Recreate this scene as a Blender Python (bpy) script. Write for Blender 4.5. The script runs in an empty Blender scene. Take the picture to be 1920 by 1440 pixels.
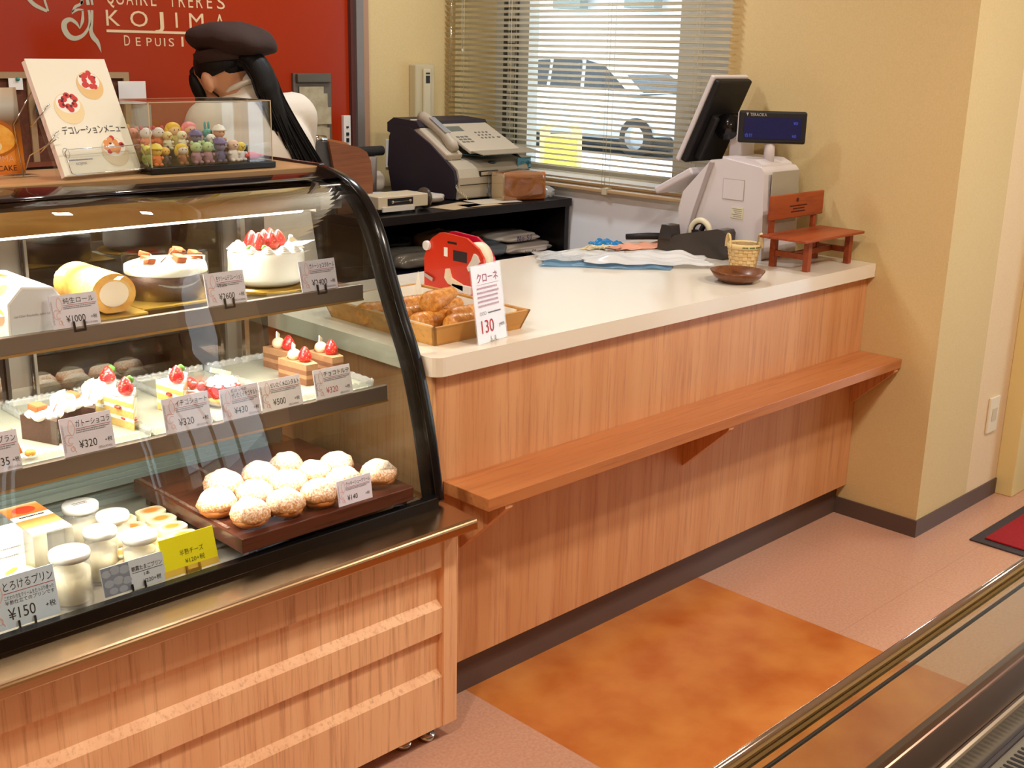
import bpy, math, random
from mathutils import Vector, Matrix, Euler
SC = bpy.context.scene
COL = SC.collection
random.seed(7)
PI = math.pi

# ------------------------------------------------------------------ camera
def make_camera():
    yaw, pitch, roll, f = .7873, -.2795, .0217, 2184.17
    cy, sy, cp, sp = math.cos(yaw), math.sin(yaw), math.cos(pitch), math.sin(pitch)
    F = Vector((cy*cp, sy*cp, sp)); R0 = Vector((sy, -cy, 0)); U0 = R0.cross(F)
    R = math.cos(roll)*R0 + math.sin(roll)*U0; U = -math.sin(roll)*R0 + math.cos(roll)*U0
    cd = bpy.data.cameras.new('camera'); o = bpy.data.objects.new('camera', cd); COL.objects.link(o)
    M = Matrix((R, U, -F)).transposed().to_4x4(); M.translation = (-1.5889, -1.8259, 1.5032)
    o.matrix_world = M
    cd.sensor_width = 36; cd.lens = f/1920*36; cd.clip_start = .02; cd.clip_end = 200
    SC.camera = o
make_camera()

# ------------------------------------------------------------------ exposure, sky, lamps
SC.view_settings.view_transform = 'Standard'
SC.view_settings.look = 'None'
SC.view_settings.exposure = 0.0
SC.view_settings.gamma = 1
SC.view_settings.use_curve_mapping = False
SC.cycles.max_bounces = 10
SC.cycles.transparent_max_bounces = 40
SC.cycles.transmission_bounces = 8
SC.cycles.glossy_bounces = 5
SC.cycles.diffuse_bounces = 4
SC.cycles.sample_clamp_indirect = 6
SC.cycles.caustics_reflective = False
SC.cycles.caustics_refractive = False
W = bpy.data.worlds.new('sky'); SC.world = W; W.use_nodes = True
W.node_tree.nodes['Background'].inputs[0].default_value = (.80, .90, 1.0, 1)
W.node_tree.nodes['Background'].inputs[1].default_value = 4.2

def area_light(name, loc, size, energy, color, rot=(0, 0, 0), size_y=None):
    l = bpy.data.lights.new(name, 'AREA'); l.energy = energy; l.color = color; l.size = size
    if size_y: l.shape = 'RECTANGLE'; l.size_y = size_y
    o = bpy.data.objects.new(name, l); COL.objects.link(o); o.location = loc; o.rotation_euler = rot
    return o
WARM = (1.0, .89, .75)
for i, (x, y) in enumerate([(-1.7, -1.2), (.3, -1.3), (1.6, -1.6), (-1.4, .9), (.2, .9), (1.2, 1.1)]):
    area_light('ceiling_lamp', (x, y, 2.58), .16, (30, 30, 28, 11, 10, 14)[i], WARM if i < 4 else (.92, .97, 1.0))

# ------------------------------------------------------------------ mesh builder
def lerp(a, b, t): return a + (b-a)*t
class MB:
    def __init__(s): s.v = []; s.f = []; s.m = []; s.s = []
    def add(s, vs, fs, mi=0, sm=False, M=None):
        n = len(s.v)
        for p in vs:
            p = Vector(p)
            s.v.append(tuple(M @ p) if M is not None else tuple(p))
        for f in fs: s.f.append(tuple(n+i for i in f)); s.m.append(mi); s.s.append(sm)
        return s
    def box(s, a, b, mi=0, M=None):
        x0, y0, z0 = a; x1, y1, z1 = b
        if x0 > x1: x0, x1 = x1, x0
        if y0 > y1: y0, y1 = y1, y0
        if z0 > z1: z0, z1 = z1, z0
        v = [(x0,y0,z0),(x1,y0,z0),(x1,y1,z0),(x0,y1,z0),(x0,y0,z1),(x1,y0,z1),(x1,y1,z1),(x0,y1,z1)]
        return s.add(v, [(3,2,1,0),(4,5,6,7),(0,1,5,4),(1,2,6,5),(2,3,7,6),(3,0,4,7)], mi, False, M)
    def prism(s, pts, axis, lo, hi, mi=0, sm=False, M=None):
        """2D outline pts extruded along axis; the pts give the other two coordinates in xyz order"""
        def P(p, t):
            return {'x': (t, p[0], p[1]), 'y': (p[0], t, p[1]), 'z': (p[0], p[1], t)}[axis]
        n = len(pts); area = sum(pts[i][0]*pts[(i+1) % n][1]-pts[(i+1) % n][0]*pts[i][1] for i in range(n))
        if (area < 0) != (axis == 'y'): pts = pts[::-1]
        v = [P(p, lo) for p in pts] + [P(p, hi) for p in pts]
        s.add(v, [tuple(range(n))[::-1], tuple(range(n, 2*n))], mi, False, M)
        s.add(v, [(i, (i+1) % n, n+(i+1) % n, n+i) for i in range(n)], mi, sm, M)
        return s
    def lathe(s, prof, seg=24, c=(0,0,0), mi=0, sm=True, M=None, sx=1, sy=1, wob=0):
        v = []; n = len(prof)
        for r, z in prof:
            for k in range(seg):
                a = 2*PI*k/seg; w = 1+wob*math.sin(a*5+z*90)
                v.append((c[0]+r*math.cos(a)*sx*w, c[1]+r*math.sin(a)*sy*w, c[2]+z))
        f = [(i*seg+k, i*seg+(k+1) % seg, (i+1)*seg+(k+1) % seg, (i+1)*seg+k) for i in range(n-1) for k in range(seg)]
        if prof[0][0] > 1e-6: f.append(tuple(range(seg))[::-1])
        if prof[-1][0] > 1e-6: f.append(tuple((n-1)*seg+k for k in range(seg)))
        return s.add(v, f, mi, sm, M)
    def cyl(s, a, b, r, seg=16, mi=0, r2=None, sm=True, M=None):
        return s.tube([a, b], [r, r if r2 is None else r2], seg, False, mi, sm, M)
    def tube(s, path, r, seg=8, closed=False, mi=0, sm=True, M=None, flat=1.0):
        P = [Vector(p) for p in path]; n = len(P)
        if not isinstance(r, (list, tuple)): r = [r]*n
        v = []; up = None
        for i, p in enumerate(P):
            if closed: t = P[(i+1) % n]-P[i-1]
            else: t = P[min(i+1, n-1)]-P[max(i-1, 0)]
            t.normalize()
            if up is None:
                up = Vector((0,0,1)) if abs(t.z) < .9 else Vector((1,0,0))
            u = (up - t*up.dot(t)); u.normalize(); w = t.cross(u); up = u
            for k in range(seg):
                a = 2*PI*k/seg; v.append(p + (u*math.cos(a) + w*math.sin(a)*flat)*r[i])
        m = n if closed else n-1
        f = [(i*seg+k, i*seg+(k+1) % seg, ((i+1) % n)*seg+(k+1) % seg, ((i+1) % n)*seg+k) for i in range(m) for k in range(seg)]
        f = [q[::-1] for q in f]
        if not closed: f += [tuple(range(seg)), tuple((n-1)*seg+k for k in range(seg))[::-1]]
        return s.add(v, f, mi, sm, M)
    def ell(s, c, r, seg=16, rings=10, mi=0, M=None, fn=None):
        if not isinstance(r, (list, tuple)): r = (r, r, r)
        v = [(0,0,-1)]
        for i in range(1, rings):
            b = -PI/2+PI*i/rings
            for k in range(seg):
                a = 2*PI*k/seg; v.append((math.cos(b)*math.cos(a), math.cos(b)*math.sin(a), math.sin(b)))
        v.append((0,0,1)); v = [Vector(p) for p in v]
        if fn: v = [fn(p) for p in v]
        v = [(c[0]+p[0]*r[0], c[1]+p[1]*r[1], c[2]+p[2]*r[2]) for p in v]
        f = [(0, 1+(k+1) % seg, 1+k) for k in range(seg)]
        for i in range(rings-2):
            for k in range(seg):
                a = 1+i*seg+k; b = 1+i*seg+(k+1) % seg; f.append((a, b, b+seg, a+seg))
        L = len(v)-1; o = 1+(rings-2)*seg
        f += [(L, o+k, o+(k+1) % seg) for k in range(seg)]
        return s.add(v, f, mi, True, M)
    def grid(s, fn, nu, nv, mi=0, sm=True, M=None, thick=0):
        v = [fn(i/nu, j/nv) for j in range(nv+1) for i in range(nu+1)]
        f = [(j*(nu+1)+i, j*(nu+1)+i+1, (j+1)*(nu+1)+i+1, (j+1)*(nu+1)+i) for j in range(nv) for i in range(nu)]
        return s.add(v, f, mi, sm, M)
    def stroke(s, path, w, mi=0, y=0.0, M=None):
        """flat ribbon in the x-z plane facing -y; w is a width or a list of widths"""
        n = len(path); v = []
        if not isinstance(w, (list, tuple)): w = [w]*n
        for i in range(n):
            a = path[max(i-1, 0)]; b = path[min(i+1, n-1)]
            dx, dz = b[0]-a[0], b[1]-a[1]; l = math.hypot(dx, dz) or 1
            nx, nz = -dz/l*w[i]/2, dx/l*w[i]/2
            v += [(path[i][0]+nx, y, path[i][1]+nz), (path[i][0]-nx, y, path[i][1]-nz)]
        return s.add(v, [(2*i, 2*i+1, 2*i+3, 2*i+2) for i in range(n-1)], mi, False, M)
    def merge(s, o, M=None):
        n = len(s.v)
        for p in o.v: s.v.append(tuple(M @ Vector(p)) if M is not None else p)
        for f, m, q in zip(o.f, o.m, o.s): s.f.append(tuple(n+i for i in f)); s.m.append(m); s.s.append(q)
        return s

WM = {}   # world matrix of every thing's root
def M4(loc=(0,0,0), rz=0, rx=0, ry=0, sc=1):
    S = Matrix.Diagonal((sc, sc, sc, 1)) if not isinstance(sc, (tuple, list)) else Matrix.Diagonal((*sc, 1))
    return Matrix.Translation(loc) @ Euler((rx, ry, rz), 'XYZ').to_matrix().to_4x4() @ S
def root_matrix(o):
    while o is not None and o.name not in WM: o = o.parent
    return WM[o.name] if o is not None else Matrix.Identity(4)
def build(name, mb, mats, parent=None, world=False, bevel=0, seg=2, sub=0, label=None, solid=0):
    me = bpy.data.meshes.new(name)
    vs = mb.v
    if world and parent is not None:
        I = root_matrix(parent).inverted(); vs = [tuple(I @ Vector(p)) for p in vs]
    me.from_pydata(vs, [], mb.f)
    if not isinstance(mats, (list, tuple)): mats = [mats]
    for m in mats: me.materials.append(m)
    me.polygons.foreach_set('material_index', mb.m); me.polygons.foreach_set('use_smooth', mb.s)
    me.validate(); me.update()
    o = bpy.data.objects.new(name, me); COL.objects.link(o)
    if parent is not None: o.parent = parent
    if solid:
        m = o.modifiers.new('solid', 'SOLIDIFY'); m.thickness = solid; m.offset = 0
    if bevel:
        m = o.modifiers.new('bevel', 'BEVEL'); m.width = bevel; m.segments = seg; m.limit_method = 'ANGLE'; m.angle_limit = math.radians(40)
        m.harden_normals = False
    if sub:
        m = o.modifiers.new('sub', 'SUBSURF'); m.levels = sub; m.render_levels = sub
    if label: o['label'] = label
    return o
def thing(name, label, cat, loc=(0,0,0), rz=0, group=None, rx=0, ry=0):
    o = bpy.data.objects.new(name, None); COL.objects.link(o); o.empty_display_size = .05
    o.location = loc; o.rotation_euler = (rx, ry, rz); WM[o.name] = M4(loc, rz, rx, ry)
    o['label'] = label; o['category'] = cat
    if group: o['group'] = group
    return o
def solo(name, mb, mats, label, cat, loc=(0,0,0), rz=0, group=None, **k):
    o = build(name, mb, mats, None, **k); o.location = loc; o.rotation_euler = (0, 0, rz); WM[o.name] = M4(loc, rz)
    o['label'] = label; o['category'] = cat
    if group: o['group'] = group
    return o
def struct(name, mb, mats, parent=None, **k):
    o = build(name, mb, mats, parent, **k)
    if parent is None: o['kind'] = 'structure'
    return o
def copy_thing(o, loc, rz=0, label=None, group=None, rx=None, scale=None):
    """a thing with its parts and sub-parts"""
    def rec(s, p):
        c = s.copy(); COL.objects.link(c)
        if p is not None: c.parent = p; c.matrix_parent_inverse = s.matrix_parent_inverse
        for ch in [q for q in bpy.data.objects if q.parent is s]: rec(ch, c)
        return c
    r = rec(o, None); r.location = loc
    r.rotation_euler = (r.rotation_euler[0] if rx is None else rx, r.rotation_euler[1], rz)
    if scale: r.scale = scale if isinstance(scale, (tuple, list)) else (scale,)*3
    WM[r.name] = M4(loc, rz)
    if label: r['label'] = label
    if group: r['group'] = group
    return r

# ------------------------------------------------------------------ lettering
_T = {}
def text_mb(txt, size, M=None, maxw=None, mi=0, spacing=1.0, squash=1.0, cx=False):
    """lettering as flat polygons in the x-z plane, baseline at z=0, starting at x=0, facing -y"""
    key = (txt, spacing)
    if key not in _T:
        c = bpy.data.curves.new('t', 'FONT'); c.body = txt; c.size = 1; c.resolution_u = 3; c.space_character = spacing
        o = bpy.data.objects.new('t', c); COL.objects.link(o); bpy.context.view_layer.update()
        me = bpy.data.meshes.new_from_object(o.evaluated_get(bpy.context.evaluated_depsgraph_get()))
        bpy.data.objects.remove(o); bpy.data.curves.remove(c)
        _T[key] = ([tuple(v.co) for v in me.vertices], [tuple(p.vertices) for p in me.polygons]); bpy.data.meshes.remove(me)
    vs, fs = _T[key]
    x0 = min(v[0] for v in vs); x1 = max(v[0] for v in vs); k = size; kx = size*squash
    if maxw and (x1-x0)*kx > maxw: kx = maxw/(x1-x0)
    off = (x1-x0)*kx/2 if cx else 0
    mb = MB(); mb.add([((v[0]-x0)*kx-off, 0, v[1]*k) for v in vs], fs, mi)
    if M is not None: mb.v = [tuple(M @ Vector(p)) for p in mb.v]
    return mb

# ------------------------------------------------------------------ materials
def srgb(h):
    if isinstance(h, str):
        h = h.lstrip('#'); c = [int(h[i:i+2], 16)/255 for i in (0, 2, 4)]
    else: c = h
    return tuple((v/12.92 if v <= .04045 else ((v+.055)/1.055)**2.4) for v in c) + (1,)
MATS = {}
def mat(name, col, rough=.5, metal=0, spec=.5, var=None, scale=20, stretch=(1,1,1), bump=0, bscale=None, emit=None, estr=0,
        sss=0, coat=0, alpha=1, detail=3, trans=0, ior=1.45):
    """principled surface; var = second colour mixed in by noise, stretch = noise scale per axis"""
    if name in MATS: return MATS[name]
    m = bpy.data.materials.new(name); m.use_nodes = True; MATS[name] = m
    nt = m.node_tree; N = nt.nodes; L = nt.links; b = N['Principled BSDF']
    b.inputs['Base Color'].default_value = srgb(col); b.inputs['Roughness'].default_value = rough
    b.inputs['Metallic'].default_value = metal; b.inputs['Specular IOR Level'].default_value = spec
    b.inputs['Coat Weight'].default_value = coat; b.inputs['Coat Roughness'].default_value = .05
    b.inputs['IOR'].default_value = ior
    if trans: b.inputs['Transmission Weight'].default_value = trans
    if sss: b.inputs['Subsurface Weight'].default_value = sss; b.inputs['Subsurface Scale'].default_value = .01; b.inputs['Subsurface Radius'].default_value = (1, .8, .5)
    if alpha < 1: b.inputs['Alpha'].default_value = alpha
    if emit: b.inputs['Emission Color'].default_value = srgb(emit); b.inputs['Emission Strength'].default_value = estr
    if var or bump:
        tc = N.new('ShaderNodeTexCoord'); mp = N.new('ShaderNodeMapping'); mp.inputs['Scale'].default_value = stretch
        L.new(tc.outputs['Object'], mp.inputs['Vector'])
        if var:
            n = N.new('ShaderNodeTexNoise'); n.inputs['Scale'].default_value = scale; n.inputs['Detail'].default_value = detail
            L.new(mp.outputs[0], n.inputs['Vector'])
            r = N.new('ShaderNodeValToRGB'); r.color_ramp.elements[0].position = .35; r.color_ramp.elements[1].position = .65
            r.color_ramp.elements[0].color = srgb(col); r.color_ramp.elements[1].color = srgb(var)
            L.new(n.outputs['Fac'], r.inputs[0]); L.new(r.outputs[0], b.inputs['Base Color'])
        if bump:
            n2 = N.new('ShaderNodeTexNoise'); n2.inputs['Scale'].default_value = bscale or scale; n2.inputs['Detail'].default_value = 3
            L.new(mp.outputs[0], n2.inputs['Vector'])
            bp = N.new('ShaderNodeBump'); bp.inputs['Strength'].default_value = bump; bp.inputs['Distance'].default_value = .002
            L.new(n2.outputs['Fac'], bp.inputs['Height']); L.new(bp.outputs[0], b.inputs['Normal'])
    return m
def wood(name, a, b_, c_, rough=.4, stretch=(1,1,1), scale=30, coat=0, fine=1.0):
    """three-tone straight-grained laminate or timber: broad bands plus fine pore lines"""
    if name in MATS: return MATS[name]
    m = bpy.data.materials.new(name); m.use_nodes = True; MATS[name] = m
    nt = m.node_tree; N = nt.nodes; L = nt.links; b = N['Principled BSDF']
    b.inputs['Roughness'].default_value = rough; b.inputs['Coat Weight'].default_value = coat; b.inputs['Specular IOR Level'].default_value = .4
    tc = N.new('ShaderNodeTexCoord'); mp = N.new('ShaderNodeMapping'); mp.inputs['Scale'].default_value = stretch
    L.new(tc.outputs['Object'], mp.inputs['Vector'])
    n = N.new('ShaderNodeTexNoise'); n.inputs['Scale'].default_value = scale*.22; n.inputs['Detail'].default_value = 3
    n2 = N.new('ShaderNodeTexNoise'); n2.inputs['Scale'].default_value = scale*fine*1.6; n2.inputs['Detail'].default_value = 5; n2.inputs['Roughness'].default_value = .7
    for q in (n, n2): L.new(mp.outputs[0], q.inputs['Vector'])
    r = N.new('ShaderNodeValToRGB'); r.color_ramp.elements[0].position = .38; r.color_ramp.elements[1].position = .62
    r.color_ramp.elements[0].color = srgb(a); r.color_ramp.elements[1].color = srgb(b_)
    L.new(n.outputs['Fac'], r.inputs[0])
    r2 = N.new('ShaderNodeValToRGB'); r2.color_ramp.elements[0].position = .5; r2.color_ramp.elements[1].position = .68
    r2.color_ramp.elements[0].color = (0,0,0,1); r2.color_ramp.elements[1].color = (.75,.75,.75,1)
    L.new(n2.outputs['Fac'], r2.inputs[0])
    mx = N.new('ShaderNodeMix'); mx.data_type = 'RGBA'; L.new(r2.outputs[0], mx.inputs[0]); L.new(r.outputs[0], mx.inputs[6])
    mx.inputs[7].default_value = srgb(c_); L.new(mx.outputs[2], b.inputs['Base Color'])
    return m
def glass(name, tint=(1,1,1), rough=0.0, refl=1.0, base=.04):
    """clear pane: transparent with Fresnel reflections"""
    if name in MATS: return MATS[name]
    m = bpy.data.materials.new(name); m.use_nodes = True; MATS[name] = m
    nt = m.node_tree; N = nt.nodes; L = nt.links; N.remove(N['Principled BSDF'])
    t = N.new('ShaderNodeBsdfTransparent'); t.inputs[0].default_value = (*tint, 1)
    g = N.new('ShaderNodeBsdfGlossy'); g.inputs['Roughness'].default_value = rough; g.inputs[0].default_value = (refl, refl, refl, 1)
    ge = N.new('ShaderNodeNewGeometry'); dt = N.new('ShaderNodeVectorMath'); dt.operation = 'DOT_PRODUCT'
    L.new(ge.outputs['Normal'], dt.inputs[0]); L.new(ge.outputs['Incoming'], dt.inputs[1])
    ab = N.new('ShaderNodeMath'); ab.operation = 'ABSOLUTE'; L.new(dt.outputs['Value'], ab.inputs[0])
    om = N.new('ShaderNodeMath'); om.operation = 'SUBTRACT'; om.inputs[0].default_value = 1; L.new(ab.outputs[0], om.inputs[1])
    pw = N.new('ShaderNodeMath'); pw.operation = 'POWER'; pw.inputs[1].default_value = 5; L.new(om.outputs[0], pw.inputs[0])
    mm = N.new('ShaderNodeMath'); mm.operation = 'MULTIPLY_ADD'; mm.inputs[1].default_value = 1-base; mm.inputs[2].default_value = base; mm.use_clamp = True
    L.new(pw.outputs[0], mm.inputs[0])
    mx = N.new('ShaderNodeMixShader'); L.new(mm.outputs[0], mx.inputs[0]); L.new(t.outputs[0], mx.inputs[1]); L.new(g.outputs[0], mx.inputs[2])
    L.new(mx.outputs[0], N['Material Output'].inputs[0])
    return m
def film(name, tint=(1,1,1), white=.25, rough=.15, col=(.9,.9,.9)):
    """thin wrinkled plastic: part clear, part milky"""
    if name in MATS: return MATS[name]
    m = glass(name, tint, rough, base=.08); nt = m.node_tree; N = nt.nodes; L = nt.links
    out = N['Material Output']; src = out.inputs[0].links[0].from_socket
    d = N.new('ShaderNodeBsdfPrincipled'); d.inputs['Base Color'].default_value = (*col, 1); d.inputs['Roughness'].default_value = .25
    mx = N.new('ShaderNodeMixShader'); mx.inputs[0].default_value = white; L.new(src, mx.inputs[1]); L.new(d.outputs[0], mx.inputs[2]); L.new(mx.outputs[0], out.inputs[0])
    return m
def ramp_mat(name, stops, axis='Z', lo=0, hi=1, rough=.6, interp='LINEAR', bump=0):
    """colour by height (or another object axis) between lo and hi - layered sponge, decorated cups and the like"""
    if name in MATS: return MATS[name]
    m = bpy.data.materials.new(name); m.use_nodes = True; MATS[name] = m
    nt = m.node_tree; N = nt.nodes; L = nt.links; b = N['Principled BSDF']; b.inputs['Roughness'].default_value = rough
    tc = N.new('ShaderNodeTexCoord'); sp = N.new('ShaderNodeSeparateXYZ'); L.new(tc.outputs['Object'], sp.inputs[0])
    mr = N.new('ShaderNodeMapRange'); mr.inputs[1].default_value = lo; mr.inputs[2].default_value = hi; L.new(sp.outputs[axis], mr.inputs[0])
    r = N.new('ShaderNodeValToRGB'); r.color_ramp.interpolation = interp; e = r.color_ramp.elements
    while len(e) < len(stops): e.new(.5)
    for k, (p, c) in enumerate(stops): e[k].position = p; e[k].color = srgb(c)
    L.new(mr.outputs[0], r.inputs[0]); L.new(r.outputs[0], b.inputs['Base Color'])
    return m

LAM = wood('teak_laminate', '#d89f6e', '#cf9260', '#b67854', .42, (1,1,.035), 60)
LAM_H = wood('teak_laminate_shelf', '#c07c4a', '#b67040', '#9c5c34', .35, (.04,1,1), 60)
STEEL = mat('brushed_steel', '#b9aa96', .22, 1, bump=.05, bscale=300, stretch=(.02,1,1))
CHROME = mat('chrome', '#cfcac4', .08, 1)
BLACK = mat('black_gloss', '#0d0b0c', .18)
BLACKM = mat('black_matt', '#141214', .55)
WHITE = mat('white_plastic', '#e6e2dc', .4)
PAPER = mat('paper_white', '#f2efe9', .7)
CLEAR = glass('clear_glass', (.97,.985,.975))
ACRYL = glass('clear_acrylic', (.95,.96,.95), base=.06)
FILM = film('clear_film', white=.12)
FILMW = film('milky_film', white=.55)
CREAM = mat('whipped_cream', '#fbf6ea', .55, sss=.2, bump=.15, bscale=60)
INK = mat('black_ink', '#1c1c24', .7)
INKR = mat('red_ink', '#c8506a', .7)
GOLD = mat('gold_board', '#c9a24a', .3, .8)
# ================================================================== the room
XE, YC, YBK = 1.84, -.26, 2.04
WALLM = mat('cream_wallpaper', '#d8c08c', .8, var='#d3b983', scale=260, bump=.12, bscale=500)
WALLW = mat('white_wall_daylight_tint', '#f2f8ff', .8, bump=.1, bscale=400)  # white wall with the bluish cast of daylight put into its colour
BASE = mat('brown_vinyl_base', '#5d4a42', .5)
def floor_mat():
    m = bpy.data.materials.new('floor_tiles'); m.use_nodes = True; nt = m.node_tree; N = nt.nodes; L = nt.links; b = N['Principled BSDF']
    b.inputs['Roughness'].default_value = .22; b.inputs['Specular IOR Level'].default_value = .45
    tc = N.new('ShaderNodeTexCoord'); sp = N.new('ShaderNodeSeparateXYZ'); L.new(tc.outputs['Object'], sp.inputs[0])
    def math_(op, a, b_=None):
        n = N.new('ShaderNodeMath'); n.operation = op
        for i, q in enumerate((a, b_)):
            if q is None: continue
            if isinstance(q, (int, float)): n.inputs[i].default_value = q
            else: L.new(q, n.inputs[i])
        return n.outputs[0]
    X, Y = sp.outputs[0], sp.outputs[1]
    inx = math_('MULTIPLY', math_('GREATER_THAN', X, .125), math_('LESS_THAN', X, 1.062))
    iny = math_('MULTIPLY', math_('GREATER_THAN', Y, -3.2), math_('LESS_THAN', Y, .1))
    mask = math_('MULTIPLY', inx, iny)
    def ramp(scale, c0, c1, p0=.3, p1=.7, det=6):
        n = N.new('ShaderNodeTexNoise'); n.inputs['Scale'].default_value = scale; n.inputs['Detail'].default_value = det
        L.new(tc.outputs['Object'], n.inputs['Vector'])
        r = N.new('ShaderNodeValToRGB'); r.color_ramp.elements[0].position = p0; r.color_ramp.elements[1].position = p1
        r.color_ramp.elements[0].color = srgb(c0); r.color_ramp.elements[1].color = srgb(c1); L.new(n.outputs['Fac'], r.inputs[0]); return r.outputs[0]
    org = ramp(6, '#b4602a', '#cf8644'); pk = ramp(140, '#c19078', '#cd9e84', .35, .65, 3)
    # hairline joints of the 468 mm tiles
    def joint(c, off):
        f = math_('FRACT', math_('DIVIDE', math_('SUBTRACT', c, off), .4685))
        return math_('LESS_THAN', math_('ABSOLUTE', math_('SUBTRACT', f, .5)), .4975)
    jt = math_('MULTIPLY', joint(X, .125-.4685), joint(Y, -.4375-.4685*4))
    mx = N.new('ShaderNodeMix'); mx.data_type = 'RGBA'; L.new(mask, mx.inputs[0]); L.new(pk, mx.inputs[6]); L.new(org, mx.inputs[7])
    mj = N.new('ShaderNodeMix'); mj.data_type = 'RGBA'; L.new(jt, mj.inputs[0]); L.new(mx.outputs[2], mj.inputs[7])
    mj.inputs[6].default_value = srgb('#b98a72')
    mo = N.new('ShaderNodeMix'); mo.data_type = 'RGBA'; L.new(mask, mo.inputs[0]); L.new(mj.outputs[2], mo.inputs[6]); L.new(org, mo.inputs[7])
    L.new(mo.outputs[2], b.inputs['Base Color'])
    return m
struct('floor', MB().box((-3.2, -3.7, -.05), (4.0, 2.4, 0)), floor_mat())
struct('ceiling', MB().box((-3.2, -3.7, 2.6), (4.0, 2.4, 2.7)), mat('ceiling_white', '#ded8cc', .8))
# window wall x = 1.84 with an opening over y .60 .. 2.00
OY0, OY1, OZ0, OZ1 = .60, 2.00, 1.0, 2.3
wr = MB()
wr.box((XE, YC, 0), (2.2, OY0, 2.6)); wr.box((XE, OY1, 0), (2.2, YBK+.2, 2.6)); wr.box((XE, OY0, OZ1), (2.2, OY1, 2.6))
struct('wall_right', wr, WALLM)
struct('wall_right_below_window', MB().box((XE, OY0, 0), (2.2, OY1, OZ0)), WALLW)
struct('wall_back', MB().box((-3.2, YBK, 0), (XE, YBK+.2, 2.6)), WALLM)
struct('wall_left', MB().box((-3.2, -3.7, 0), (-3.1, YBK, 2.6)), WALLM)
wf = MB(); wf.box((-3.1, -3.7, 0), (2.25, -3.6, 2.6)); wf.box((2.25, -3.7, 2.3), (2.72, -3.6, 2.6)); wf.box((2.25, -3.7, 0), (2.72, -3.6, .35)); wf.box((2.72, -3.7, 0), (4, -3.6, 2.6))
struct('wall_front', wf, WALLM)
w3 = MB()
for x in (2.25, 2.45, 2.66): w3.box((x, -3.68, .35), (x+.06, -3.62, 2.3))
w3.box((2.25, -3.68, .35), (2.72, -3.62, .41)); w3.box((2.25, -3.68, 2.24), (2.72, -3.62, 2.3))
o = struct('window_3', w3, mat('alu_frame', '#8d8a86', .4, .6))
build('pane', MB().box((2.27, -3.655, .37), (2.70, -3.65, 2.28)), CLEAR, o)
# entrance wall: y = -.26 going away, the post, then the glazed entrance at x = 2.75
we = MB(); we.box((2.2, YC, 0), (2.75, 0.0, 2.6)); struct('wall_entry', we, mat('cream_wallpaper_lit', '#e8cfa6', .8, var='#e3c89c', scale=260, bump=.1, bscale=500))  # lighter copy of the wallpaper: entrance light put into the colour
struct('trim_1', MB().box((2.44, -.325, 0), (2.60, YC, 2.6)), mat('cream_door_post', '#e2cc8e', .5), bevel=.003)
we2 = MB(); we2.box((2.75, -.55, 0), (2.85, 0, 2.6)); we2.box((2.75, -3.6, 2.25), (2.85, -.55, 2.6)); we2.box((2.75, -3.6, 0), (2.85, -2.9, 2.6))
struct('wall_entrance', we2, WALLM)
d = MB()
for y in (-.61, -1.22, -1.72, -2.3, -2.9): d.box((2.78, y, 0), (2.83, y+.06, 2.25))
d.box((2.78, -2.9, 2.17), (2.83, -.55, 2.25)); d.box((2.78, -2.9, 0), (2.83, -.55, .09))
o = struct('door_1', d, mat('door_frame_bronze', '#5a463c', .4, .5))
build('pane', MB().box((2.80, -2.88, .05), (2.806, -.57, 2.2)), CLEAR, o)
# skirting
struct('baseboard_right', MB().box((XE-.006, YC-.006, 0), (XE, .031, .058)), BASE)
struct('baseboard_entry', MB().box((XE+.0002, YC-.006, 0), (2.44, YC, .058)), BASE)
struct('baseboard_back', MB().box((-3.1, YBK-.006, 0), (XE, YBK, .058)), BASE)
# window 1: frame set deep in the wall, two sashes, sill
fr = MB(); ALU = mat('window_alu', '#c9ccc8', .45, .3)
fr.box((2.08, OY0, OZ0), (2.14, OY0+.40, OZ1)); fr.box((2.08, 1.80, OZ0), (2.14, OY1, OZ1)); fr.box((2.08, OY0, OZ1-.05), (2.14, OY1, OZ1)); fr.box((2.08, OY0, OZ0), (2.14, OY1, OZ0+.03))
o = struct('window_1', fr, ALU)
lad = MB()
for y in (1.86, 1.93): lad.box((2.068, y, OZ0+.03), (2.08, y+.012, OZ1-.05), 0)
for k in range(24): lad.box((2.066, 1.862, OZ0+.05+k*.052), (2.079, 1.94, OZ0+.062+k*.052))
build('sash_lock_strip', lad, mat('sash_dark', '#4a4a44', .5), o)
build('pane', MB().box((2.108, OY0+.38, OZ0+.02), (2.113, 1.81, OZ1-.03)), CLEAR, o)
build('sill', MB().box((XE, OY0, OZ0-.001), (2.2, OY1, OZ0+.012)), mat('sill_tan', '#b89a70', .5), o)

# red sign panel of the rear wall with its lettering and emblem
RED = mat('red_lacquer', '#a02c0a', .25, spec=.4)
sg = thing('sign_panel', 'glossy orange-red wall panel carrying the cream shop lettering and emblem', 'sign', (-1.2, YBK, 0))
build('board', MB().box((-1.2, YBK-.012, .0), (1.30, YBK, 2.5)), RED, sg, world=True)
LET = mat('cream_lettering', '#e4c49a', .6)
LET2 = mat('silver_emblem', '#b9b49c', .5)
yl = YBK-.0135
lt = MB()
def SX(p): d = p-196; return .299+.00188*d+6e-7*d*d
def put(t, p0, p1, z, h):
    q = text_mb(t, h); xs = [v[0] for v in q.v]; k = (SX(p1)-SX(p0))/(max(xs)-min(xs))
    lt.merge(q, Matrix.Translation((SX(p0), yl, z)) @ Matrix.Diagonal((k, 1, 1, 1)))
for t, p0, p1 in (('K',197,223),('O',242,275),('J',288,305),('I',327,331),('M',353,380),('A',402,420)): put(t, p0, p1, 1.552, .074)
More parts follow.
